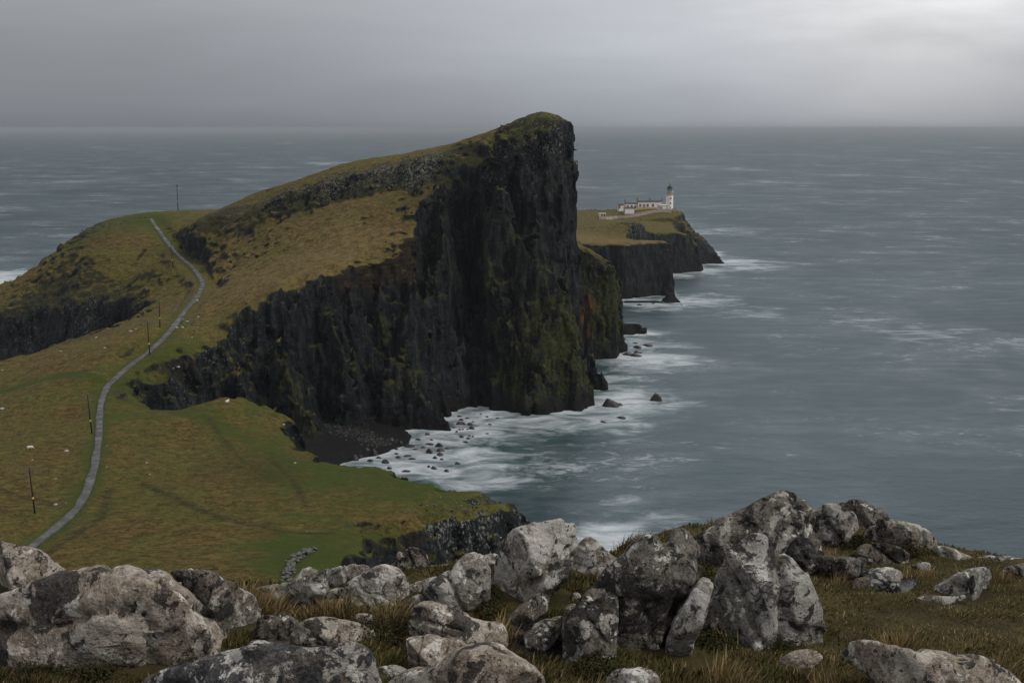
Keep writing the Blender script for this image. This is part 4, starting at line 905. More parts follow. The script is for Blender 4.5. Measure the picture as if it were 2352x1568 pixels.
def corner_quoins(root, x, y, z0, z1, mat, sx=1, d=.55):
    bm = bmesh.new(); n = max(3, int((z1 - z0) / .42))
    for k in range(n):
        L = d if k % 2 else d * .6; a, b = (x - .05 * sx, x + L * sx)
        bbox(bm, min(a, b), max(a, b), y - .05, y + L, z0 + (z1 - z0) * k / n, z0 + (z1 - z0) * (k + .95) / n)
    link('corner_stones', bm_mesh('corner_stones', bm, mat), root)
def chimney(root, x, y, z, h):
    bm = bmesh.new(); bbox(bm, x - .5, x + .5, y - .45, y + .45, z - .6, z + h * .7); bbox(bm, x - .58, x + .58, y - .53, y + .53, z + h * .7, z + h * .78); c = link('chimney', bm_mesh('chimney', bm, M_BROWN), root)
    for s in (-.2, .2):
        bm = bmesh.new(); blathe(bm, [(.17, 0), (.14, h * .4), (.18, h * .42)], 8); bmesh.ops.translate(bm, vec=(x + s, y, z + h * .78), verts=bm.verts); link('chimney_pot', bm_mesh('chimney_pot', bm, M_BROWN), c)
def flat_roof(root, x0, x1, y0, y1, z, mat=M_ROOF, rim=M_BROWN):
    part_box('cornice', rim, root, x0 - .18, x1 + .18, y0 - .18, y1 + .18, z - .32, z)
    bm = bmesh.new(); v = [bm.verts.new(p) for p in ((x0, y0, z + .003), (x1, y0, z + .003), (x1, y1, z + .003), (x0, y1, z + .003), (x0 + .3, (y0 + y1) / 2 - .1, z + .75), (x1 - .3, (y0 + y1) / 2 - .1, z + .75))]
    for f in ((0, 1, 5, 4), (1, 2, 5), (2, 3, 4, 5), (3, 0, 4)): bm.faces.new([v[i] for i in f])
    link('roof', bm_mesh('roof', bm, mat), root)
def keepers():
    y = 11.0; x0, x1 = WX(815, y), WX(1500, y); zb, zt = WZ(898, y), WZ(708, y)
    r = empty('keepers_house', tuple(TB), label='long white keepers house with tan-edged windows, a door and three chimneys beside the tower', cat='house')
    part_box('wall', M_WHITE, r, x0, x1 + 3, y, y + 7.5, zb - 3, zt); part_box('plinth', M_PLINTH, r, x0 - .03, x1 + 3.03, y - .06, y + 7.53, zb - 3.0, zb + .3)
    flat_roof(r, x0, x1 + 3, y, y + 7.5, zt + .3)
    corner_quoins(r, x0, y, zb + .3, zt, M_BROWN); part_box('string_course', M_BROWN, r, x0 - .06, x1 + 3, y - .08, y + .2, zt - .12, zt - .02)
    for zx in (912, 1162, 1343): window(r, WX(zx, y), y, WZ(858, y), .95, 1.9)
    xd = WX(1040, y); d = part_box('door', M_DOOR, r, xd - .55, xd + .55, y - .09, y + .1, zb, WZ(797, y)); part_box('fanlight', M_GLASS, r, xd - .5, xd + .5, y - .085, y + .1, WZ(795, y), WZ(778, y))
    bm = bmesh.new()
    for k in range(6):
        for s in (-1, 1):
            L = .35 if k % 2 else .6; a = s * .56; b = s * (.56 + L); bbox(bm, xd + min(a, b), xd + max(a, b), y - .07, y + .1, zb + .3 + k * .42, zb + .3 + (k + .93) * .42)
    link('door_surround', bm_mesh('door_surround', bm, M_BROWN), r)
    part_box('handle', M_IRON, d, xd + .35, xd + .42, y - .13, y - .08, zb + 1.0, zb + 1.15)
    for zx in (808, 1232, 1645): chimney(r, WX(zx, y + 3.6), y + 3.6, zt + .7, 2.3)
    # lower wing
    x2 = WX(395, y); zt2 = WZ(775, y); zb2 = WZ(930, y)
    r2 = empty('lower_wing', tuple(TB), label='lower white wing with three small windows and one chimney, left of the long keepers house', cat='house')
    part_box('wall', M_WHITE, r2, x2, x0 - .02, y + .6, y + 7.0, zb2 - 3, zt2); flat_roof(r2, x2, x0 - .2, y + .6, y + 7, zt2 + .35); corner_quoins(r2, x2, y + .6, zb2, zt2, M_BROWN)
    for zx in (489, 620): window(r2, WX(zx, y), y + .6, WZ(872, y), .85, 1.15)
    window(r2, WX(745, y), y + .6, WZ(905, y), .9, 1.7)
    chimney(r2, WX(385, y) + .6, y + 3.6, zt2 + .7, 2.6)
    x3, x4 = WX(165, y), WX(360, y); zt3 = WZ(815, y)
    r3 = empty('end_outhouse', tuple(TB), label='small white outhouse with a round-stoned window at the left end of the white buildings', cat='outhouse')
    part_box('wall', M_WHITE, r3, x3, x4, y - 1, y + 5, WZ(1000, y) - 2, zt3); flat_roof(r3, x3, x4 - .2, y - 1, y + 5, zt3 + .3); corner_quoins(r3, x3, y - 1, WZ(1000, y), zt3, M_BROWN)
    window(r3, WX(205, y), y - 1, WZ(900, y), .7, 1.6)
def store():
    y = -10.0; x0, x1 = WX(372, y), WX(733, y); zb, zt = WZ(1105, y), WZ(925, y)
    r = empty('store_building', tuple(TB), label='white windowless store with dark flat roof and brown corner stones, below the keepers houses', cat='shed')
    part_box('wall', M_WHITE, r, x0, x1, y, y + 8, zb - 1.5, zt); part_box('plinth', M_BROWN, r, x0 - .04, x1 + .04, y - .05, y + 8.04, zb - 1.5, zb + .12)
    flat_roof(r, x0, x1, y, y + 8, zt + .3); corner_quoins(r, x0, y, zb + .12, zt, M_BROWN); corner_quoins(r, x1, y, zb + .12, zt, M_BROWN, -1)
    for k in range(3):                                  # doors in the left gable, seen very obliquely
        yy = y + 1.6 + k * 2.2; part_box('door', M_LEAD, r, x0 - .07, x0 + .1, yy - .5, yy + .5, zb + .15, zb + 2.6)
store()
keepers()
def annex():
    y = -3.0; xa, xb = WX(1650, y), WX(1818, y); zb, zt = WZ(955, y), WZ(822, y); xl = WX(1475, y + 9); D = 9.5
    r = empty('white_annex', tuple(TB), label='bright white flat-roofed annex with ochre corner stones joined to the foot of the tower', cat='annex')
    bm = bmesh.new(); base = [(xa, y), (xb, y), (xb, y + D), (xl, y + D)]
    lo = [bm.verts.new((a, b, zb - 1.5)) for a, b in base]; hi = [bm.verts.new((a, b, zt)) for a, b in base]
    for i in range(4): bm.faces.new((lo[i], lo[(i + 1) % 4], hi[(i + 1) % 4], hi[i]))
    bm.faces.new(hi); link('wall', bm_mesh('wall', bm, M_WHITE), r)
    def slab(name, mat, g, z0, z1):
        bm = bmesh.new(); c = np.mean(base, 0); pts = [tuple(c + (np.array(p) - c) * (1 + g)) for p in base]
        l_ = [bm.verts.new((a, b, z0)) for a, b in pts]; h_ = [bm.verts.new((a, b, z1)) for a, b in pts]
        for i in range(4): bm.faces.new((l_[i], l_[(i + 1) % 4], h_[(i + 1) % 4], h_[i]))
        bm.faces.new(h_); bm.faces.new(l_[::-1]); link(name, bm_mesh(name, bm, mat), r)
    slab('cornice', M_TAN, .04, zt + .003, zt + .22); slab('roof', M_WHITE, -.06, zt + .1, zt + .30)
    corner_quoins(r, xa, y, zb, zt, M_TAN, 1, .5); corner_quoins(r, xb, y, zb, zt, M_TAN, -1, .5)
    d = np.array([xl - xa, D]); L = np.linalg.norm(d); d /= L; ang = math.atan2(d[1], d[0])
    for t, wd, h0, h1, mt, nm in ((1.2, .8, .3, 1.7, M_BLACK, 'window'), (2.6, .45, .3, 2.2, M_GLASS, 'window'), (3.3, .45, .3, 2.2, M_GLASS, 'window'), (4.8, .35, .9, 2.2, M_GLASS, 'window'), (6.9, .9, .1, 2.6, M_BROWN, 'door')):
        o = part_box(nm, mt, r, -wd / 2, wd / 2, -.08, .06, 0, h1 - h0); o.location = (xa + d[0] * t, y + d[1] * t, zb + h0); o.rotation_euler = (0, 0, ang)
    r2 = empty('link_block', tuple(TB), label='small white block with ochre edges between the annex and the tower', cat='annex')
    x2, x3 = xb + .15, WX(1876, y + 1); part_box('wall', M_WHITE, r2, x2, x3, y + 1.2, y + 7, zb - 1.5, zt + .6); part_box('cornice', M_TAN, r2, x2 - .1, x3 + .1, y + 1.1, y + 7.1, zt + .6, zt + .85)
    corner_quoins(r2, x2, y + 1.2, zb, zt + .6, M_TAN, 1, .35); corner_quoins(r2, x3, y + 1.2, zb, zt + .6, M_TAN, -1, .35)
annex()
def rubble():
    m = NT('rubble_wall'); P = m.node('ShaderNodeNewGeometry').outputs['Position']; a = m.noise(P, 1.4, 5, .7); v = m.voro(P, 1.6)
    return m.done(m.mix(m.ramp(v.outputs['Color'], .2, .9), m.mix(a, (.20, .16, .14), (.34, .29, .26)), (.40, .36, .33)), .95, m.bump(v.outputs['Distance'], .5, .15))
M_RUB = rubble()
def boundary():
    pts = [(-480,1245,-38),(-250,1225,-34),(0,1232,-30),(150,1262,-27),(400,1285,-26),(600,1262,-24),(750,1215,-22),(900,1165,-20),(1150,1100,-16),(1400,1030,-12),(1650,990,-9),(1970,972,-7)]
    tops = [1205,1190,1172,1168,1152,1125,1092,1060,1008,966,952,945]
    r = empty('boundary_wall', tuple(TB), label='long curving grey-pink rubble wall below the white lighthouse buildings', cat='wall')
    for nm, zlo, zhi, hw, mt in (('wall', None, 0, .28, M_RUB), ('coping', -.02, .16, .36, M_BROWN)):
        bm = bmesh.new(); rows = []
        Lc = [Vector((WX(zx, y), y, 0)) for zx, zy, y in pts]
        for i, ((zx, zy, y), tp) in enumerate(zip(pts, tops)):
            a = Lc[max(0, i - 1)]; b = Lc[min(len(pts) - 1, i + 1)]; t = (b - a).normalized(); n = Vector((-t.y, t.x, 0)) * hw
            zt = WZ(tp, y); z0 = min(WZ(zy, y), ground_at(Lc[i].x + TB[0], y + TB[1]) - TB[2]) - 1.5 if zlo is None else zt + zlo
            c = Lc[i]; rows.append([bm.verts.new((c.x + s * n.x, c.y + s * n.y, z)) for s, z in ((-1, z0), (1, z0), (1, zt + zhi), (-1, zt + zhi))])
        for p, q in zip(rows, rows[1:]):
            for k in range(4): bm.faces.new((p[k], q[k], q[(k + 1) % 4], p[(k + 1) % 4]))
        bm.faces.new(rows[0]); bm.faces.new(rows[-1][::-1]); bmesh.ops.recalc_face_normals(bm, faces=bm.faces); link(nm, bm_mesh(nm, bm, mt), r)
    r = empty('parapet', tuple(TB), label='short curved stone parapet at the right foot of the lighthouse', cat='wall')
    bm = bmesh.new(); x0, x1 = WX(1975, 0), WX(2112, 0); bbox(bm, x0, x1, -3.0, -2.6, -2.5, .55); bbox(bm, x1 - .4, x1, -2.6, 2.6, -2.5, .85); link('wall', bm_mesh('wall', bm, M_RUB), r)
    bm = bmesh.new(); bbox(bm, x0 - .05, x1 + .05, -3.06, -2.54, .55, .68); bbox(bm, x1 - .46, x1 + .06, -2.54, 2.66, .85, .98); link('coping', bm_mesh('coping', bm, M_BROWN), r)
boundary()
def hut():
    a = PZ(1375.5, 498, 24.5); k = a[1] / FPX; W = 15.6 * k; g = max(ground_at(a[0] + W / 2, a[1]) - .1, a[2] - .6)
    r = empty('hut', (a[0], a[1], g), label='small cream concrete hut with two dark openings, standing alone left of the wall', cat='hut'); h = 8.8 * k
    part_box('wall', M_CREAM, r, 0, W, 0, 3.6, -.8, h * .86); part_box('roof', M_CREAM, r, -.25, W + .25, -.25, 3.85, h * .86 + .003, h)
    for f in (.46, .82):
        part_box('window', M_GLASS, r, W * f - .55, W * f + .5, -.03, .2, h * .28, h * .72)
    part_box('downpipe', M_IRON, r, W * .62, W * .62 + .08, -.08, -.01, 0, h * .86); part_box('plinth', M_RUB, r, -.1, W + .1, -.1, 3.7, -.8, .25)
    b = PZ(1392, 503, 24.3); r = empty('concrete_block', (b[0], b[1], ground_at(b[0], b[1])), label='low pale concrete block in front of the left end of the rubble wall', cat='concrete block')
    bm = bmesh.new(); kk = b[1] / FPX; bbox(bm, 0, 15 * kk, 0, 1.6, -.6, 1.35); bmesh.ops.bevel(bm, geom=bm.edges[:], offset=.12, segments=2, affect='EDGES'); link('block', bm_mesh('block', bm, M_CREAM), r)
    bm = bmesh.new(); bbox(bm, 3 * kk, 13 * kk, .3, 1.4, 1.353, 1.6); link('cap', bm_mesh('cap', bm, M_RUB), r)
hut()
def far_poles():
    for px, fy, ty, z, lab in ((1470,513,488.5,24,'thin dark pole in front of the middle of the rubble wall'),(1375,503,494,24.4,'short dark post at the left corner of the cream hut'),(1380,507,500,24.4,'short dark post in grass below the cream hut')):
        b = PZ(px, fy, z); g = ground_at(b[0], b[1]); hgt = (fy - ty) * b[1] / FPX
        r = empty('post', (b[0], b[1], g), label=lab, cat='post'); bm = bmesh.new(); btube(bm, (0, 0, -.5), (0, 0, hgt), .13, .1, 8); link('shaft', bm_mesh('shaft', bm, M_POLE), r)
        bm = bmesh.new(); btube(bm, (0, 0, hgt), (0, 0, hgt + .12), .14, .05, 8); link('cap', bm_mesh('cap', bm, M_IRON), r)
far_poles()

# ------------------------------------------------------------------ foreground: the boulder-strewn brink
def edge(x): return np.interp(x, [-8, -4.2, -2.6, -1.3, -.5, .6, 1.6, 2.4, 3.2, 4.2, 8], [8.6, 8.4, 8.3, 8.3, 8.9, 9.0, 9.9, 10.1, 9.7, 9.0, 8.6])
POOLDEF = []
def fz(x, y):
    x = np.asarray(x, np.float64); y = np.asarray(y, np.float64)
    b = CAMZ - (3.0 + .055 * y) + .06 * vnoise(x / 1.1, y / 1.1, 0 * x, 91) + .03 * vnoise(x / .35, y / .35, 0 * x, 92)
    d = np.maximum(y - edge(x), 0)
    for P_, zp in (POOLDEF if np.size(b) > 50 else []):
        if np.ndim(b) == 0 and (abs(x - P_[:, 0].mean()) > 1.5 or abs(y - P_[:, 1].mean()) > 1.5): continue
        b = np.where(np.abs(x - P_[:, 0].mean()) < 1.5, np.minimum(b, zp + .06 - .16 * sstep(-.12, .10, poly_sdf(P_[:, :2], x, y)) + 9 * sstep(-.10, -.20, poly_sdf(P_[:, :2], x, y))), b)
    return np.maximum(b - 1.6 * d - .8 * np.minimum(d, 1) , 20 + .06 * np.maximum(95 - y, 0))
def ground_hit(px, py):                          # where a sight line meets the foreground ground
    r = ray(px, py); t = 1.0
    for _ in range(14):
        p = r * t; dz = (CAMZ + p[2]) - float(fz(p[0], p[1])); t += dz / (-r[2]) * .8
        if abs(dz) < 1e-3: break
    return r[0] * t, r[1] * t
c6 = lambda x, y: (x / 3.0, 1176 + y / 3.0)
c7 = lambda x, y: (735 + x / 3.0, 1163.75 + y / 3.0)
c8 = lambda x, y: (1470 + x * .375, 1102.5 + y * .375)
# rock pool and puddle: still dark water in hollows of the peat
def pool(name, cv, outl, dz):
    px = [cv(*q) for q in outl]; c = np.mean(px, 0); gx_, gy_ = ground_hit(*c); z = float(fz(gx_, gy_)) + dz
    pts = catmull(np.array([PZ(*q, z) for q in px + px[:1]]), 4)[:-1]
    m = NT(name + '_water'); P = m.node('ShaderNodeNewGeometry').outputs['Position']; n = m.noise(P, 9, 4, .6, 1.0)
    PD = np.array(pts); c_ = PD.mean(0); big = c_ + (PD - c_) * 1.25; big[:, 2] = z
    POOLDEF.append((PD, z)); bm = bmesh.new(); bm.faces.new([bm.verts.new(p) for p in big]); bmesh.ops.recalc_face_normals(bm, faces=bm.faces)
    link(name, bm_mesh(name, bm, m.done((.006, .006, .007), .10, m.bump(n, .35, .03), .5)), kind='structure')
    return np.array(pts)
POOLS = [pool('rock_pool', c7, [(1290,940),(1320,890),(1400,865),(1500,900),(1610,930),(1690,905),(1730,960),(1750,1060),(1720,1095),(1600,1060),(1480,1050),(1370,1010)], -.04),
         pool('puddle', c8, [(1430,650),(1520,620),(1640,600),(1690,605),(1650,660),(1580,695),(1490,690)], -.03)]

def turf():
    xs = np.concatenate([[-140, -80, -40, -20, -12], np.arange(-8, 8.01, .075), [12, 20, 40, 60]]); ys = np.concatenate([[-30, -6, -1, 1], np.arange(2, 12.01, .075), [12.6, 13.5, 15, 18, 24, 32, 42, 52, 65, 80, 100, 122]])
    X, Y = np.meshgrid(xs, ys, indexing='ij'); Z = fz(X, Y); ny = len(ys)
    Z = np.where((X > 30) & (Y > 42), -6, Z)
    i, j = np.meshgrid(np.arange(len(xs) - 1), np.arange(ny - 1), indexing='ij'); a = (i * ny + j).ravel()
    m = NT('peaty_turf'); P = m.node('ShaderNodeNewGeometry').outputs['Position']
    n = m.noise(P, 1.8, 6, .65); f = m.noise(P, 14, 6, .7)
    c = m.mix(m.ramp(n, .4, .62), (.040, .032, .014), (.074, .060, .023)); c = m.mix(m.ramp(f, .5, .7), c, (.05, .05, .016))
    me = np_mesh('turf', np.stack([X.ravel(), Y.ravel(), Z.ravel()], 1), np.stack([a, a + ny, a + ny + 1, a + 1], 1), m.done(c, .95, m.bump(f, .8, .05), .15))
    link('cliff_top_ground', me, kind='structure')
turf()
def boulder_material(name, base, pale, dark, kpale, kdark, kmoss, kgold):
    m, P = lichen_rock(name, 0, 0)
    nz = m.node('ShaderNodeSeparateXYZ', Vector=m.node('ShaderNodeNewGeometry').outputs['Normal']).outputs['Z']
    big = m.noise(P, 1.3, 4, .5, .4); mid = m.noise(P, 4.5, 6, .62, .6); fine = m.noise(P, 20, 5, .7); grit = m.noise(P, 55, 4, .7)
    p2 = m.noise(P, 2.9, 8, .64, .8); p3 = m.noise(P, 7.5, 7, .64, .5); n5 = m.noise(P, 3.8, 8, .68, .6); n6 = m.noise(P, 12.0, 6, .68, .4)
    c = m.mix(m.ramp(m.math('ADD', m.math('MULTIPLY', fine, .6), m.math('MULTIPLY', grit, .45)), .40, .62), tuple(v * .42 for v in base), tuple(v * 1.30 for v in base))
    c = m.mix(m.math('MULTIPLY', m.ramp(big, .45, .60), .5), c, m.mix(m.ramp(grit, .4, .6), (.07, .052, .04), (.23, .185, .15)))
    # smooth grey lichen crust in sharp-edged maps, then white rosettes
    j = m.math('MULTIPLY_ADD', fine, .22, -.11)
    e1 = m.ramp(m.math('ADD', p2, j), .53 - kpale, .55 - kpale)
    c = m.mix(m.math('MULTIPLY', e1, .88), c, m.mix(m.ramp(m.math('ADD', m.math('MULTIPLY', mid, .5), m.math('MULTIPLY', grit, .5)), .40, .60), tuple(v * .70 for v in pale), tuple(v * 1.15 for v in pale)))
    e2 = m.ramp(m.math('ADD', p3, j), .588 - kpale * .6, .606 - kpale * .6)
    c = m.mix(m.math('MULTIPLY', e2, .92), c, m.mix(m.ramp(grit, .35, .6), (.42, .41, .37), (.64, .62, .57)))
    # black crust, dark specks and pits
    e3 = m.ramp(m.math('ADD', n5, j), .566 - kdark, .588 - kdark)
    c = m.mix(m.math('MULTIPLY', e3, .92), c, m.mix(m.ramp(grit, .45, .65), dark, tuple(v * 3 for v in dark)))
    e5 = m.ramp(m.math('ADD', n6, m.math('MULTIPLY', j, .7)), .60 - kdark * .7, .625 - kdark * .7)
    c = m.mix(m.math('MULTIPLY', e5, .9), c, tuple(v * 1.2 for v in dark))
    c = m.mix(m.math('MULTIPLY', m.ramp(grit, .60, .68), .6), c, (.035, .032, .028))
    mo = m.ramp(m.math('ADD', m.math('MULTIPLY', nz, .20), m.math('ADD', mid, j)), .76 - kmoss, .82 - kmoss)
    c = m.mix(m.math('MULTIPLY', mo, .75), c, m.mix(fine, (.030, .036, .012), (.16, .165, .075)))
    if kgold: c = m.mix(m.math('MULTIPLY', m.ramp(m.noise(P, 5.5, 7, .72), .64, .67), kgold), c, (.22, .15, .07))
    h = m.math('ADD', m.math('ADD', m.math('MULTIPLY', mid, 1.0), m.math('MULTIPLY', fine, .5)), m.math('ADD', m.math('MULTIPLY', grit, .14), m.math('MULTIPLY', m.math('SUBTRACT', e1, e3), .10)))
    return m.done(c, .9, m.bump(h, .8, .07), .2)
BM = {'pale': boulder_material('pale_lichened_rock', (.25, .225, .19), (.43, .405, .37), (.020, .019, .018), .045, .00, .0, .4),
      'warm': boulder_material('warm_lichened_rock', (.29, .245, .20), (.43, .385, .335), (.024, .021, .019), .02, .01, -.03, .3),
      'dark': boulder_material('dark_lichened_rock', (.14, .128, .11), (.38, .36, .32), (.013, .013, .012), -.02, .05, .03, .2),
      'grey': boulder_material('grey_lichened_rock', (.21, .195, .17), (.38, .365, .34), (.020, .020, .020), .02, .015, .02, .2),
      'slab': boulder_material('wet_dark_slab', (.085, .083, .085), (.38, .355, .325), (.024, .025, .028), .015, .045, -.06, .0)}
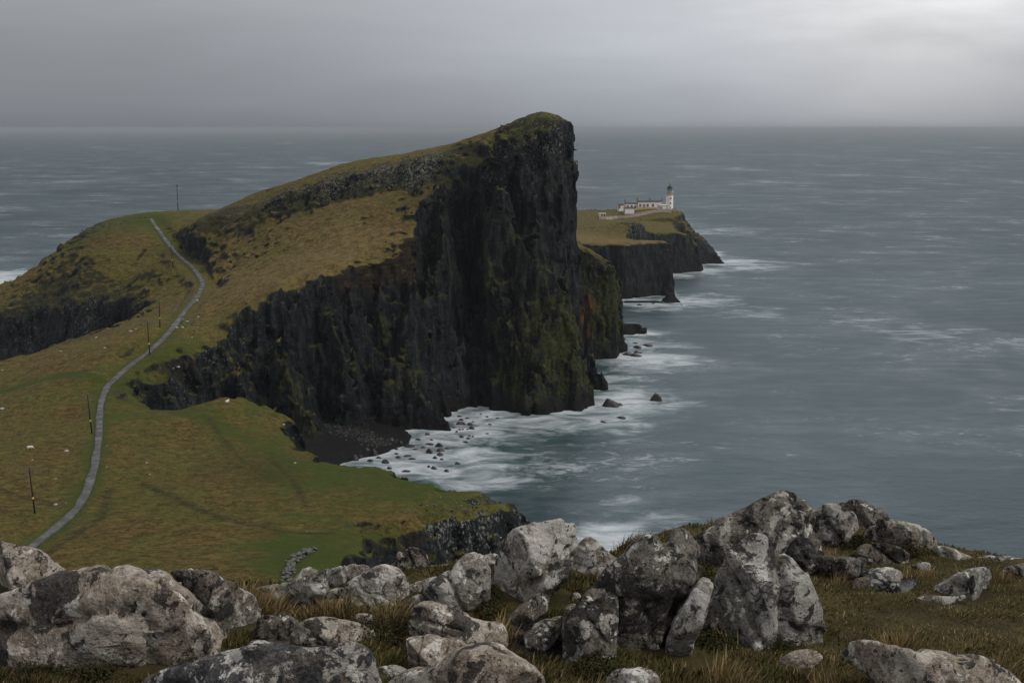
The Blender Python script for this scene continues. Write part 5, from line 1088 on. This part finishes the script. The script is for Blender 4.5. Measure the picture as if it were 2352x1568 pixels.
BOULDERS = [  # conversion, outline, material, thickness factor, extra depth, seed, label
 (c6,[(-90,215),(0,208),(60,233),(180,250),(290,310),(360,380),(440,440),(430,490),(300,580),(0,640),(-90,640)],'warm',.5,.25,1,'big rounded boulder with a dark crack at the far left edge of the photo'),
 (c6,[(-120,575),(0,570),(200,520),(380,455),(480,415),(600,375),(700,360),(745,378),(780,400),(860,400),(960,415),(1030,440),(1100,475),(1200,530),(1280,590),(1330,650),(1400,750),(1440,830),(1437,900),(1420,985),(1300,1040),(900,1060),(500,1060),(0,1060),(-120,1060)],'warm',.42,0,2,'largest boulder at the left, long pale back with white lichen patches above dark grass'),
 (c6,[(1115,455),(1160,425),(1230,405),(1320,402),(1390,415),(1450,423),(1520,460),(1600,490),(1690,550),(1740,620),(1770,690),(1770,740),(1720,810),(1690,865),(1600,875),(1500,860),(1400,800),(1300,680),(1180,540)],'dark',.5,.15,3,'rounded boulder with a dark hollow, right of the largest left boulder'),
 (c6,[(1730,850),(1760,790),(1770,735),(1850,715),(1950,712),(2010,730),(2030,770),(1990,830),(2000,910),(1950,930),(1830,910),(1730,900)],'dark',.6,0,4,'small dark lichened boulder tucked right of the hollowed boulder'),
 (c7,[(-205,877),(-178,820),(-105,787),(-5,767),(147,782),(260,810),(325,850),(335,930),(260,960),(0,970),(-150,970),(-205,945)],'warm',.6,0,5,'low brownish boulder with a flat top beside the heather patch'),
 (c6,[(900,1230),(1000,1165),(1100,1110),(1300,1050),(1480,995),(1580,955),(1680,912),(1760,892),(1830,895),(1950,922),(2100,940),(2260,925),(2360,920),(2435,945),(2485,1005),(2505,1080),(2535,1180),(2545,1300),(900,1300)],'slab',.6,-.55,6,'broad foreground slab with a wet dark centre and pale rims at the bottom left'),
 (c6,[(1690,560),(1760,525),(1840,508),(1985,483),(2020,520),(2010,580),(1950,620),(1860,610),(1760,600)],'grey',.7,0,7,'thin pale slab on the skyline left of the ruined wall'),
 (c7,[(-270,660),(-200,530),(-140,450),(-95,425),(-55,420),(-25,432),(0,440),(45,415),(30,500),(40,590),(-60,655),(-160,672)],'grey',.5,0,8,'leaning grey boulder in front of the ruined dry stone wall'),
 (c7,[(-20,470),(40,435),(100,412),(230,393),(330,398),(390,412),(350,450),(240,480),(120,510),(60,530),(0,520)],'pale',.6,.1,80,'long low mossy slab on the skyline below the grey cliff'),
 (c7,[(170,610),(220,520),(330,440),(420,408),(500,425),(550,455),(580,500),(602,600),(590,680),(560,705),(500,700),(400,660),(280,620)],'pale',.55,.1,9,'pale wedge boulder with a sharp right shoulder, left of the grass gap'),
 (c7,[(230,650),(250,615),(320,598),(400,613),(460,648),(510,688),(532,727),(420,740),(320,710),(240,690)],'grey',.6,0,10,'small smooth boulder lying against the pale wedge boulder'),
 (c7,[(440,420),(520,368),(536,310),(570,285),(650,281),(700,300),(727,335),(737,400),(720,425),(600,445),(470,440)],'dark',.6,.1,11,'squarish mossy boulder on the skyline against the dark promontory'),
 (c7,[(715,690),(730,590),(790,520),(900,440),(970,360),(1035,313),(1080,310),(1120,340),(1130,400),(1155,450),(1152,600),(1125,710),(1060,770),(980,765),(880,720),(800,700)],'grey',.5,.1,12,'tall pale boulder leaning right, left of the big light dome boulder'),
 (c7,[(1190,620),(1188,540),(1200,450),(1230,350),(1280,240),(1340,180),(1440,148),(1500,113),(1580,97),(1650,105),(1700,123),(1752,135),(1763,180),(1772,260),(1740,310),(1705,335),(1692,470),(1650,520),(1560,560),(1480,610),(1400,670),(1300,690),(1205,700)],'pale',.6,.1,13,'big light-grey domed boulder with black and orange lichen in the middle of the rocks'),
 (c7,[(1705,470),(1718,400),(1755,320),(1800,250),(1850,221),(1900,240),(1950,290),(2000,330),(2045,362),(1985,405),(1930,465),(1870,505),(1760,500)],'pale',.55,.15,14,'pale boulder against the sea, between the domed boulder and the dark slabs'),
 (c7,[(1275,800),(1330,720),(1420,650),(1500,598),(1550,600),(1577,640),(1572,700),(1520,745),(1440,790),(1370,840),(1290,850)],'dark',.6,0,15,'small tilted boulder in grass below the domed boulder'),
 (c7,[(1415,880),(1480,820),(1580,770),(1640,750),(1682,760),(1702,830),(1700,905),(1600,930),(1500,915),(1430,900)],'dark',.6,0,16,'low grey boulder at the edge of the dark rock pool'),
 (c7,[(640,800),(655,720),(700,680),(760,664),(850,690),(960,738),(1080,780),(1160,795),(1222,800),(1262,870),(1262,925),(1190,945),(1000,1000),(800,980),(660,930)],'warm',.6,0,17,'long brown lichened slab in the middle foreground, upper one'),
 (c7,[(605,1020),(610,925),(660,895),(750,890),(880,920),(1010,960),(1000,1020),(860,1090),(760,1120),(680,1120),(625,1070)],'warm',.6,-.1,170,'brown slab below the long lichened slab, beside orange grass'),
 (c7,[(400,1270),(450,1205),(560,1160),(700,1110),(830,1058),(920,990),(1000,958),(1100,950),(1230,960),(1330,1010),(1430,1080),(1480,1140),(1510,1200),(1520,1300),(400,1300)],'warm',.6,-.55,18,'large low boulder with cream lichen at the bottom centre'),
 (c7,[(375,1130),(430,1095),(520,1088),(600,1125),(612,1150),(510,1170),(390,1165)],'grey',.7,0,19,'small grey stone almost buried in orange grass'),
 (c7,[(1690,880),(1692,800),(1770,680),(1840,592),(1900,570),(1980,580),(2040,640),(2025,780),(2005,930),(1900,960),(1760,945),(1700,920)],'dark',.55,-.15,20,'dark speckled boulder with a pale round spot at the left of the slab group'),
 (c8,[(-250,780),(-227,590),(-129,501),(-67,439),(-10,375),(50,355),(110,362),(140,395),(180,372),(222,306),(280,283),(330,300),(365,380),(376,450),(345,500),(300,560),(250,660),(190,780),(130,880),(100,960),(20,1010),(-100,1015),(-200,1050),(-270,960)],'dark',.45,.1,21,'dark leaning twin-topped slab left of the tall peak'),
 (c8,[(125,940),(150,870),(200,760),(260,640),(320,540),(352,500),(392,530),(382,600),(300,720),(240,830),(190,930),(150,970)],'dark',.7,0,22,'narrow dark sliver of rock behind the pale pillar'),
 (c8,[(170,1000),(200,900),(260,800),(330,680),(380,610),(412,588),(450,610),(462,670),(430,740),(390,820),(340,920),(315,1000),(240,1035),(190,1030)],'grey',.75,-.2,23,'slim pale pillar of rock leaning right in front of the dark slabs'),
 (c8,[(355,380),(360,355),(440,300),(560,230),(700,170),(760,130),(830,95),(880,86),(950,105),(1010,140),(1035,190),(1055,300),(1070,400),(1078,480),(1080,575),(1020,590),(900,560),(700,560),(480,600),(400,580),(372,480)],'dark',.5,.25,24,'highest peaked boulder of all, with yellowish lichen on its top'),
 (c8,[(410,970),(430,860),(480,690),(530,540),(600,400),(680,340),(750,318),(820,350),(845,430),(860,460),(920,463),(972,520),(1002,590),(1042,660),(1062,740),(1078,890),(980,895),(880,885),(780,900),(650,950),(500,985)],'grey',.5,-.05,25,'large front boulder with a smooth grey scar, below the highest peak'),
 (c8,[(880,480),(920,420),(960,365),(1010,353),(1060,390),(1080,450),(1082,570),(1020,590),(950,550)],'dark',.6,.05,26,'mossy block wedged under the right side of the highest peak'),
 (c8,[(835,430),(850,400),(900,398),(930,430),(925,470),(860,470)],'warm',.7,.05,27,'little stone stuck between the front boulder and the highest peak'),
 (c8,[(1058,280),(1075,190),(1120,153),(1200,143),(1275,180),(1322,230),(1332,300),(1262,345),(1277,380),(1200,410),(1130,425),(1072,385)],'grey',.55,.1,28,'rounded boulder right of the highest peak, across a narrow cleft'),
 (c8,[(1205,150),(1300,126),(1380,138),(1460,175),(1492,220),(1492,275),(1430,310),(1380,330),(1310,330),(1270,230)],'dark',.6,.25,29,'domed boulder behind, second right of the highest peak'),
 (c8,[(1470,235),(1520,228),(1558,262),(1540,300),(1470,300)],'dark',.8,.4,30,'small sliver of rock at the right foot of the domed back boulder'),
 (c8,[(1422,330),(1450,285),(1560,258),(1620,263),(1710,288),(1780,350),(1812,400),(1802,435),(1740,450),(1640,430),(1560,400),(1430,380)],'pale',.6,.1,31,'pale oval boulder at the right end of the rock group'),
 (c8,[(1340,450),(1370,400),(1430,382),(1520,390),(1590,420),(1655,470),(1610,515),(1480,515),(1380,500),(1345,485)],'dark',.6,0,32,'mossy lichened boulder below the pale oval boulder'),
 (c8,[(1100,490),(1150,463),(1270,473),(1372,488),(1388,540),(1372,575),(1250,605),(1180,600),(1125,550)],'dark',.6,0,33,'low pale-speckled boulder over a dark gap, right of the mossy block'),
 (c8,[(1115,440),(1150,432),(1215,450),(1220,470),(1160,478),(1120,460)],'dark',.8,.1,34,'small stone above the low speckled boulder'),
 (c8,[(1335,335),(1355,320),(1400,325),(1405,345),(1370,355),(1340,350)],'grey',.8,.1,35,'tiny pale stone in the peaty hollow between boulders'),
 (c8,[(1835,440),(1840,402),(1900,413),(1980,448),(2042,490),(2010,525),(1900,520),(1850,480)],'pale',.6,.2,36,'sloping pale slab on the skyline right of the rock group'),
 (c8,[(2055,500),(2062,484),(2120,464),(2220,463),(2320,468),(2420,475),(2420,540),(2200,530),(2080,515)],'pale',.6,.2,37,'long low pale rock on the skyline at the right edge'),
 (c8,[(1810,700),(1850,650),(1950,590),(2020,553),(2090,543),(2152,555),(2178,600),(2150,645),(2060,680),(1980,715),(1860,725)],'grey',.6,0,38,'tilted streaked grey boulder alone on the right-hand grass'),
 (c8,[(1690,740),(1710,725),(1780,703),(1880,710),(1960,698),(1985,718),(1900,745),(1760,745)],'pale',.8,-.05,39,'flat pale rock flush with the grass before the tilted boulder'),
 (c8,[(1390,600),(1400,558),(1450,540),(1540,540),(1610,570),(1600,620),(1540,650),(1440,650)],'slab',.8,0,40,'dark wet slab with a pale patch beside the puddle'),
 (c8,[(1295,645),(1340,600),(1400,598),(1422,640),(1370,660),(1310,660)],'dark',.8,0,41,'small brown stone left of the dark wet slab'),
 (c8,[(1695,520),(1720,505),(1770,508),(1782,545),(1730,550)],'grey',.8,0,42,'pair-sized grey stone in grass below the sloping slab'),
 (c8,[(1710,470),(1720,450),(1770,446),(1830,455),(1835,475),(1770,480)],'grey',.8,.1,43,'low stone under the pale oval boulder'),
 (c8,[(1150,1130),(1200,1080),(1225,1045),(1280,1010),(1380,993),(1490,992),(1540,1018),(1640,1018),(1760,1048),(1900,1073),(2060,1088),(2200,1140),(2300,1200),(2340,1260),(1900,1290),(1600,1270),(1480,1200),(1350,1130)],'warm',.6,-.35,44,'long flat boulder with dark wet patches at the bottom right'),
 (c8,[(835,1145),(880,1095),(960,1048),(1050,1042),(1102,1060),(1115,1095),(1010,1130),(920,1150)],'warm',.6,0,45,'small lichened rock at the left end of the long flat boulder'),
 (c7,[(1990,1220),(2000,1180),(2060,1128),(2140,1104),(2240,1114),(2300,1140),(2335,1200),(2352,1290),(2000,1290)],'pale',.6,-.3,46,'white-lichened stone cut by the bottom edge right of centre'),
 (c7,[(65,600),(80,570),(140,555),(180,575),(170,610),(100,625)],'pale',.8,0,47,'white stone in the grass gap left of the pale wedge boulder'),
 (c7,[(100,710),(115,690),(165,685),(185,700),(150,718)],'grey',.8,0,48,'small grey stone in dark heather, upper left of the heather patch'),
 (c7,[(-60,620),(-20,592),(60,590),(130,620),(150,660),(60,700),(-40,690)],'dark',.6,0,49,'dark weathered stone left of the white stone in the grass gap'),
 (c7,[(240,775),(255,745),(310,735),(370,755),(375,800),(330,815),(260,800)],'warm',.7,0,50,'flat-topped small boulder at the head of the heather patch'),
 (c7,[(600,560),(640,530),(720,500),(790,485),(805,500),(760,560),(690,590),(620,600)],'pale',.6,.05,51,'small pale boulder half hidden by grass, right of the pale wedge boulder'),
 (c7,[(590,690),(610,640),(660,612),(690,605),(700,650),(680,700),(620,715)],'grey',.7,0,52,'grey stone in the gap between the wedge and the tall pale boulder'),
 (c7,[(735,420),(760,405),(860,395),(960,385),(960,410),(850,430),(740,440)],'pale',.7,.2,53,'thin pale rock rim on the skyline below the dark promontory'),
 (c7,[(1125,420),(1130,340),(1200,322),(1260,345),(1240,420),(1190,480),(1150,480)],'grey',.7,.3,54,'grey rock filling the gap left of the domed boulder'),
 (c7,[(1670,740),(1690,690),(1740,668),(1775,690),(1760,750),(1700,775)],'grey',.7,.05,55,'small grey stone against the dark speckled boulder'),
 (c7,[(1735,625),(1745,595),(1780,590),(1795,620),(1770,640)],'pale',.8,0,56,'little round stone in grass above the dark speckled boulder'),
 (c7,[(1585,565),(1600,542),(1645,535),(1660,555),(1630,575)],'warm',.8,0,57,'small tan stone in grass right of the domed boulder'),
 (c8,[(2230,560),(2260,525),(2330,510),(2420,520),(2420,580),(2300,585)],'dark',.7,0,58,'dark rock on the skyline at the far right edge'),
 (c6,[(1840,1160),(1870,1130),(1990,1110),(2100,1120),(2110,1170)],'pale',.8,0,59,'unused')][:-1]
FOOT = []
def build_boulder(cv, outl, mat, tf, dy, seed, label):
    px = np.array([cv(x, y) for x, y in outl]); c_m = px.mean(0); px = c_m + (px - c_m) * 1.08; x0, y0 = px.min(0); x1, y1 = px.max(0)
    cx = (x0 + x1) / 2; gxh, gyh = ground_hit(cx, min(y1, 1590)); gyh = min(gyh, float(edge((cx - CXP) / FPX * gyh))); k0 = gyh / FPX; Wm = (x1 - x0) * k0
    Hm = (y1 - y0) * k0; D = max(.10, tf * min(Wm, 1.6 * Hm)); yc = gyh + D * .55 + dy
    Dq = D; lim = float(edge(np.array((cx - CXP) / FPX * yc))) + .5; yc = min(yc, lim)
    Pp = px.copy(); b = Pp[:, 1] > y0 + .72 * (y1 - y0); Pp[b, 1] += .42 * (y1 - y0) * ((Pp[b, 1] - (y0 + .72 * (y1 - y0))) / (.28 * (y1 - y0)))
    W = np.array([PY(a, c, yc) for a, c in Pp]); P2 = W[:, [0, 2]]
    # rounded, slightly irregular outline
    P2 = catmull(np.vstack([P2, P2[:1]]), 3)[:-1]
    c0 = P2.mean(0); P2 = P2 - c0; lo, hi = P2.min(0), P2.max(0); n = 54 if (x1 - x0) > 120 else (40 if (x1 - x0) > 50 else 26)
    v = max(hi - lo) / n; xs = np.arange(lo[0] - 3 * v, hi[0] + 4 * v, v); zs = np.arange(lo[1] - 3 * v, hi[1] + 4 * v, v); ys = np.arange(-D - 3 * v, D + 4 * v, v)
    X, Z = np.meshgrid(xs, zs, indexing='ij'); sd = poly_sdf(P2, X, Z); dm = sd.max()
    dd = np.minimum(1.0, .62 + .38 * 1) * dm
    r = np.clip(1 - sd / dd, 0, 3)
    X3, Y3, Z3 = np.meshgrid(xs, ys, zs, indexing='ij'); k = 4.6
    R3 = np.empty_like(X3)                      # the back of the stone falls away, so its crest is at the front
    for q, yy in enumerate(ys):
        u = np.clip(np.arange(len(zs)) + max(yy, 0) * .5 / v, 0, len(zs) - 1.001); i0 = u.astype(int); R3[:, q, :] = r[:, i0] * (1 - (u - i0)) + r[:, i0 + 1] * (u - i0)
    ph = seed * 7.7
    nl = fbm(X3 * 2.2 + ph, Y3 * 2.2, Z3 * 2.2, 3, seed % 17); 
    F = (1 - (R3 ** k + np.abs(Y3 / D) ** k) ** (1 / k)) * min(dm, D) + .05 * min(dm, D) * nl
    # faces broken along joints
    rg = np.random.default_rng(seed + 900)
    for q in range(17):
        if q < 14: nv = np.array([rg.normal() * .55, -1.0, rg.normal(.15, .4)]); fr_ = rg.uniform(.45, .80)
        else: nv = np.array([rg.normal(), -.3, rg.normal() * .7]); fr_ = rg.uniform(.84, .95)
        nv /= np.linalg.norm(nv)
        ext = np.abs(nv[0]) * (hi[0] - lo[0]) / 2 + np.abs(nv[1]) * D + np.abs(nv[2]) * (hi[1] - lo[1]) / 2
        # only the part of the width that this face can reach counts
        if q < 14: ext = np.abs(nv[1]) * D + .55 * min(dm, 1) * (np.abs(nv[0]) + np.abs(nv[2])); c_ = rg.uniform(-.4, .4) * (hi[0] - lo[0]) * nv[0] 
        else: c_ = 0
        o = ext * fr_ + c_ * .5
        if q < 14: o = max(o, D * .35)
        pl_ = o - (X3 * nv[0] + Y3 * nv[1] + Z3 * nv[2]) + .03 * dm * nl
        kk = .012 * min(dm, D); h = np.clip(.5 + .5 * (F - pl_) / kk, 0, 1); F = F * (1 - h) + pl_ * h - kk * h * (1 - h)
    # chipped blocks
    cu, cv_ = cells((X3 * 1.3 + Z3 * .5).astype(np.float32) * 2.4 / max(dm, .12) * .5 + nl * .25 + ph, (Y3 * 2.0 / max(dm, .12) * .7 + nl * .2).astype(np.float32), ((Z3 * 1.2 - X3 * .4) * 2.4 / max(dm, .12) * .5).astype(np.float32), seed % 11)
    F = F + .06 * min(dm, D) * cu
    # cracks
    for q in range((3 if seed in (21, 22, 24) else 2) if n > 36 else 0):
        nv = rg.normal(size=3); nv[1] *= .3
        if seed in (21, 22, 24): nv = np.array([.82 + rg.normal() * .06, rg.normal() * .12, -.55])     # the steep joints of the leaning slabs
        nv /= np.linalg.norm(nv); o = rg.uniform(-.5, .5) * dm if seed not in (21, 22, 24) else (q - 1.0 + rg.uniform(-.2, .2)) * .5 * dm
        s = X3 * nv[0] + Y3 * nv[1] + Z3 * nv[2] - o + .10 * dm * nl
        F = F - .14 * min(dm, D) * np.exp(-(s / (1.1 * v)) ** 2) * (vnoise(X3 * 2 + ph, Y3 * 2, Z3 * 2, 5) > -.1)
    F = F + .035 * min(dm, D) * fbm(X3 * 9 + ph, Y3 * 9, Z3 * 9, 2, 33) * (1 if n > 36 else .5)
    V, Q = surface_nets(F.astype(np.float32), (xs[0], ys[0], zs[0]), v)
    me = np_mesh('boulder', V, Q, BM[mat]); o = link('boulder' if (x1 - x0) > 45 else 'stone', me, loc=(c0[0], yc, c0[1]))
    tag(o, label, 'boulder' if (x1 - x0) > 45 else 'stone', 'lichened boulders along the cliff top')
    FOOT.append((c0[0], yc, (hi[0] - lo[0]) / 2, D))
for a in BOULDERS: build_boulder(*a)

# grass: blades over all the open turf, denser in tussocks
def grass():
    r = np.random.default_rng(21); N = 580000
    x = r.uniform(-7.6, 7.8, N); y = r.uniform(5.4, 10.6, N)
    keep = (np.abs(x) < .50 * y + 1.6 * r.random(N) ** 1.6) & (y < edge(x) + .35)
    for a, b, hw, D in FOOT: keep &= ~(((x - a) / (hw * .86)) ** 2 + ((y - b) / (D * .8)) ** 2 < 1)
    for P in POOLS: keep &= poly_sdf(P[:, :2], x, y) < .03
    x, y = x[keep], y[keep]
    # tussock centres draw blades together
    tc = np.stack([r.uniform(-6, 6.5, 900), r.uniform(5.5, 10.4, 900)], 1); kd = kdtree.KDTree(len(tc))
    for i, c in enumerate(tc): kd.insert((c[0], c[1], 0), i)
    kd.balance(); near = [kd.find((a, b, 0)) for a, b in zip(x, y)]
    ti = np.array([n[1] for n in near]); td = np.array([n[2] for n in near]); tk = r.random(900)
    dx, dyy = x - tc[ti, 0], y - tc[ti, 1]
    patch = fbm(x / 1.6, y / 1.6, 0 * x, 3, 44)
    L = (.028 + .05 * r.random(len(x)) ** 1.6) * (1.25 - np.clip(td / .3, 0, 1) * .6) * (.8 + 1.6 * (tk[ti] > .91)) * np.interp(y, [5.5, 7, 9.5], [1.35, 1.0, .8])
    lawn = sstep(1.0, 2.2, x) * sstep(6.2, 7.2, y); L *= 1 - .38 * lawn
    wd = np.where(r.random(len(x)) < .3, .0055, .0038) * (1 + .0 * x)
    an = np.arctan2(dyy, dx) + r.normal(0, .9, len(x)); lean = np.clip(.25 + td * 1.6 + r.normal(0, .18, len(x)), .05, 1.1)
    # wind from the left combs the tips to the right
    ux = np.cos(an) * lean + .22; uy = np.sin(an) * lean; z = fz(x, y) - .01
    tx, ty = -np.sin(an), np.cos(an); fa = r.uniform(0, 6.28, len(x)); sx_, sy_ = np.cos(fa), np.sin(fa) * .35
    def P(t, s): return np.stack([x + ux * L * t ** 1.7 + sx_ * wd * s, y + uy * L * t ** 1.7 + sy_ * wd * s, z + L * t * (1 - .22 * lean * t)], 1)
    V = np.stack([P(0, -1), P(0, 1), P(.5, -.8), P(.5, .8), P(1, -.12), P(1, .12)], 1).reshape(-1, 3); n = len(x); b = np.arange(n)[:, None] * 6
    Q = np.concatenate([b + np.array([0, 1, 3, 2]), b + np.array([2, 3, 5, 4])])
    # colour: straw, rust, olive, green by tussock and patch
    u = r.random(n); g = np.clip(.5 + patch * .55 + .35 * (tk[ti] - .5) + .1 * lawn, 0, 1)
    C = np.zeros((n, 3)); straw = np.array([.26, .19, .095]); rust = np.array([.112, .072, .029]); olive = np.array([.108, .098, .030]); gre = np.array([.045, .064, .015]); darkb = np.array([.026, .019, .010])
    ps = np.clip(.08 + .50 * (tk[ti] > .91) + .10 * lawn, 0, .6); pr = ps + .26 - .10 * g; po = pr + .20 + .16 * g; pg = po + .08 + .24 * g
    C = np.where((u < ps)[:, None], straw, np.where((u < pr)[:, None], rust, np.where((u < po)[:, None], olive, np.where((u < pg)[:, None], gre, darkb)))) * r.uniform(.7, 1.3, (n, 1))
    me = np_mesh('grass', V, Q); ca = me.color_attributes.new('tint', 'FLOAT_COLOR', 'POINT'); ca.data.foreach_set('color', np.repeat(np.concatenate([C, np.ones((n, 1))], 1), 6, 0).astype(np.float32).ravel())
    m = NT('grass_blades'); a = m.node('ShaderNodeAttribute'); a.attribute_name = 'tint'
    m.b.inputs['Subsurface Weight'].default_value = 0; me.materials.append(m.done(a.outputs['Color'], .8, None, .15))
    link('grass', me, kind='stuff')
grass()
# dark low heather between the stones
def heather():
    r = np.random.default_rng(31); A = []; C = []
    spots = [(c7,300,850,130,70),(c7,520,880,110,90),(c7,470,760,80,30),(c7,150,740,110,30),(c6,300,1080,150,40),(c6,650,1130,150,40),(c6,1480,760,50,60),(c6,1390,700,40,50),(c7,1150,720,60,70),(c7,1700,360,30,40),(c8,100,440,60,50),(c8,400,480,40,30),(c8,380,580,25,30),(c8,260,560,20,50),(c8,700,960,140,40),(c8,1200,560,70,40),(c8,1300,390,90,40),(c8,1650,450,70,20),(c7,1900,1130,150,50),(c8,850,1000,120,50),(c8,470,1000,110,40),(c8,560,930,120,30),(c6,1250,1000,120,40),(c7,640,780,40,60),(c8,1420,1120,60,30)]
    for cv, x, y, sx, sy in spots:
        q_ = np.array([cv(x + r.normal() * sx * .5, y + r.normal() * sy * .5) for k in range(220)]); q_[:, 1] = np.minimum(q_[:, 1], 1585)
        D_ = np.array([ray(*v) for v in q_]); t = np.full(len(D_), 7.0)
        for _ in range(10): t = t + (CAMZ + D_[:, 2] * t - fz(D_[:, 0] * t, D_[:, 1] * t)) / (-D_[:, 2]) * .8
        for gx_, gy_, z in zip(D_[:, 0] * t, D_[:, 1] * t, CAMZ + D_[:, 2] * t):
            h = r.uniform(.04, .13)
            for q in range(7):
                d = r.normal(size=3); d[2] = abs(d[2]); d /= np.linalg.norm(d); c = np.array([gx_, gy_, z]) + d * h * r.uniform(.3, 1); s = .011
                e1 = r.normal(size=3); e1 /= np.linalg.norm(e1); e2 = np.cross(e1, d); A.append([c - e1 * s, c + e2 * s * .6, c + e1 * s, c - e2 * s * .6])
                C.append(r.choice(3))
    V = np.array(A).reshape(-1, 3); n = len(A); Q = np.arange(n * 4).reshape(-1, 4); me = np_mesh('heather', V, Q)
    pal = np.array([[.022, .026, .010], [.035, .040, .012], [.040, .022, .012]]); cc = np.concatenate([pal[C], np.ones((n, 1))], 1)
    ca = me.color_attributes.new('tint', 'FLOAT_COLOR', 'POINT'); ca.data.foreach_set('color', np.repeat(cc, 4, 0).astype(np.float32).ravel())
    m = NT('heather_leaves'); a = m.node('ShaderNodeAttribute'); a.attribute_name = 'tint'; me.materials.append(m.done(a.outputs['Color'], .85, None, .15)); link('heather', me, kind='stuff')
heather()

# ------------------------------------------------------------------ sea air
def haze():
    bm = bmesh.new(); bbox(bm, -70000, 70000, -4000, 70000, -8, 104.5)
    m = bpy.data.materials.new('sea_air'); m.use_nodes = True; n = m.node_tree.nodes; n.clear(); out = n.new('ShaderNodeOutputMaterial'); v = n.new('ShaderNodeVolumePrincipled')
    v.inputs['Color'].default_value = (.52, .55, .59, 1); v.inputs['Density'].default_value = HAZE; v.inputs['Anisotropy'].default_value = .2
    m.node_tree.links.new(v.outputs[0], out.inputs['Volume']); link('haze', bm_mesh('haze', bm, m), kind='stuff')
HAZE = 7e-5
haze()
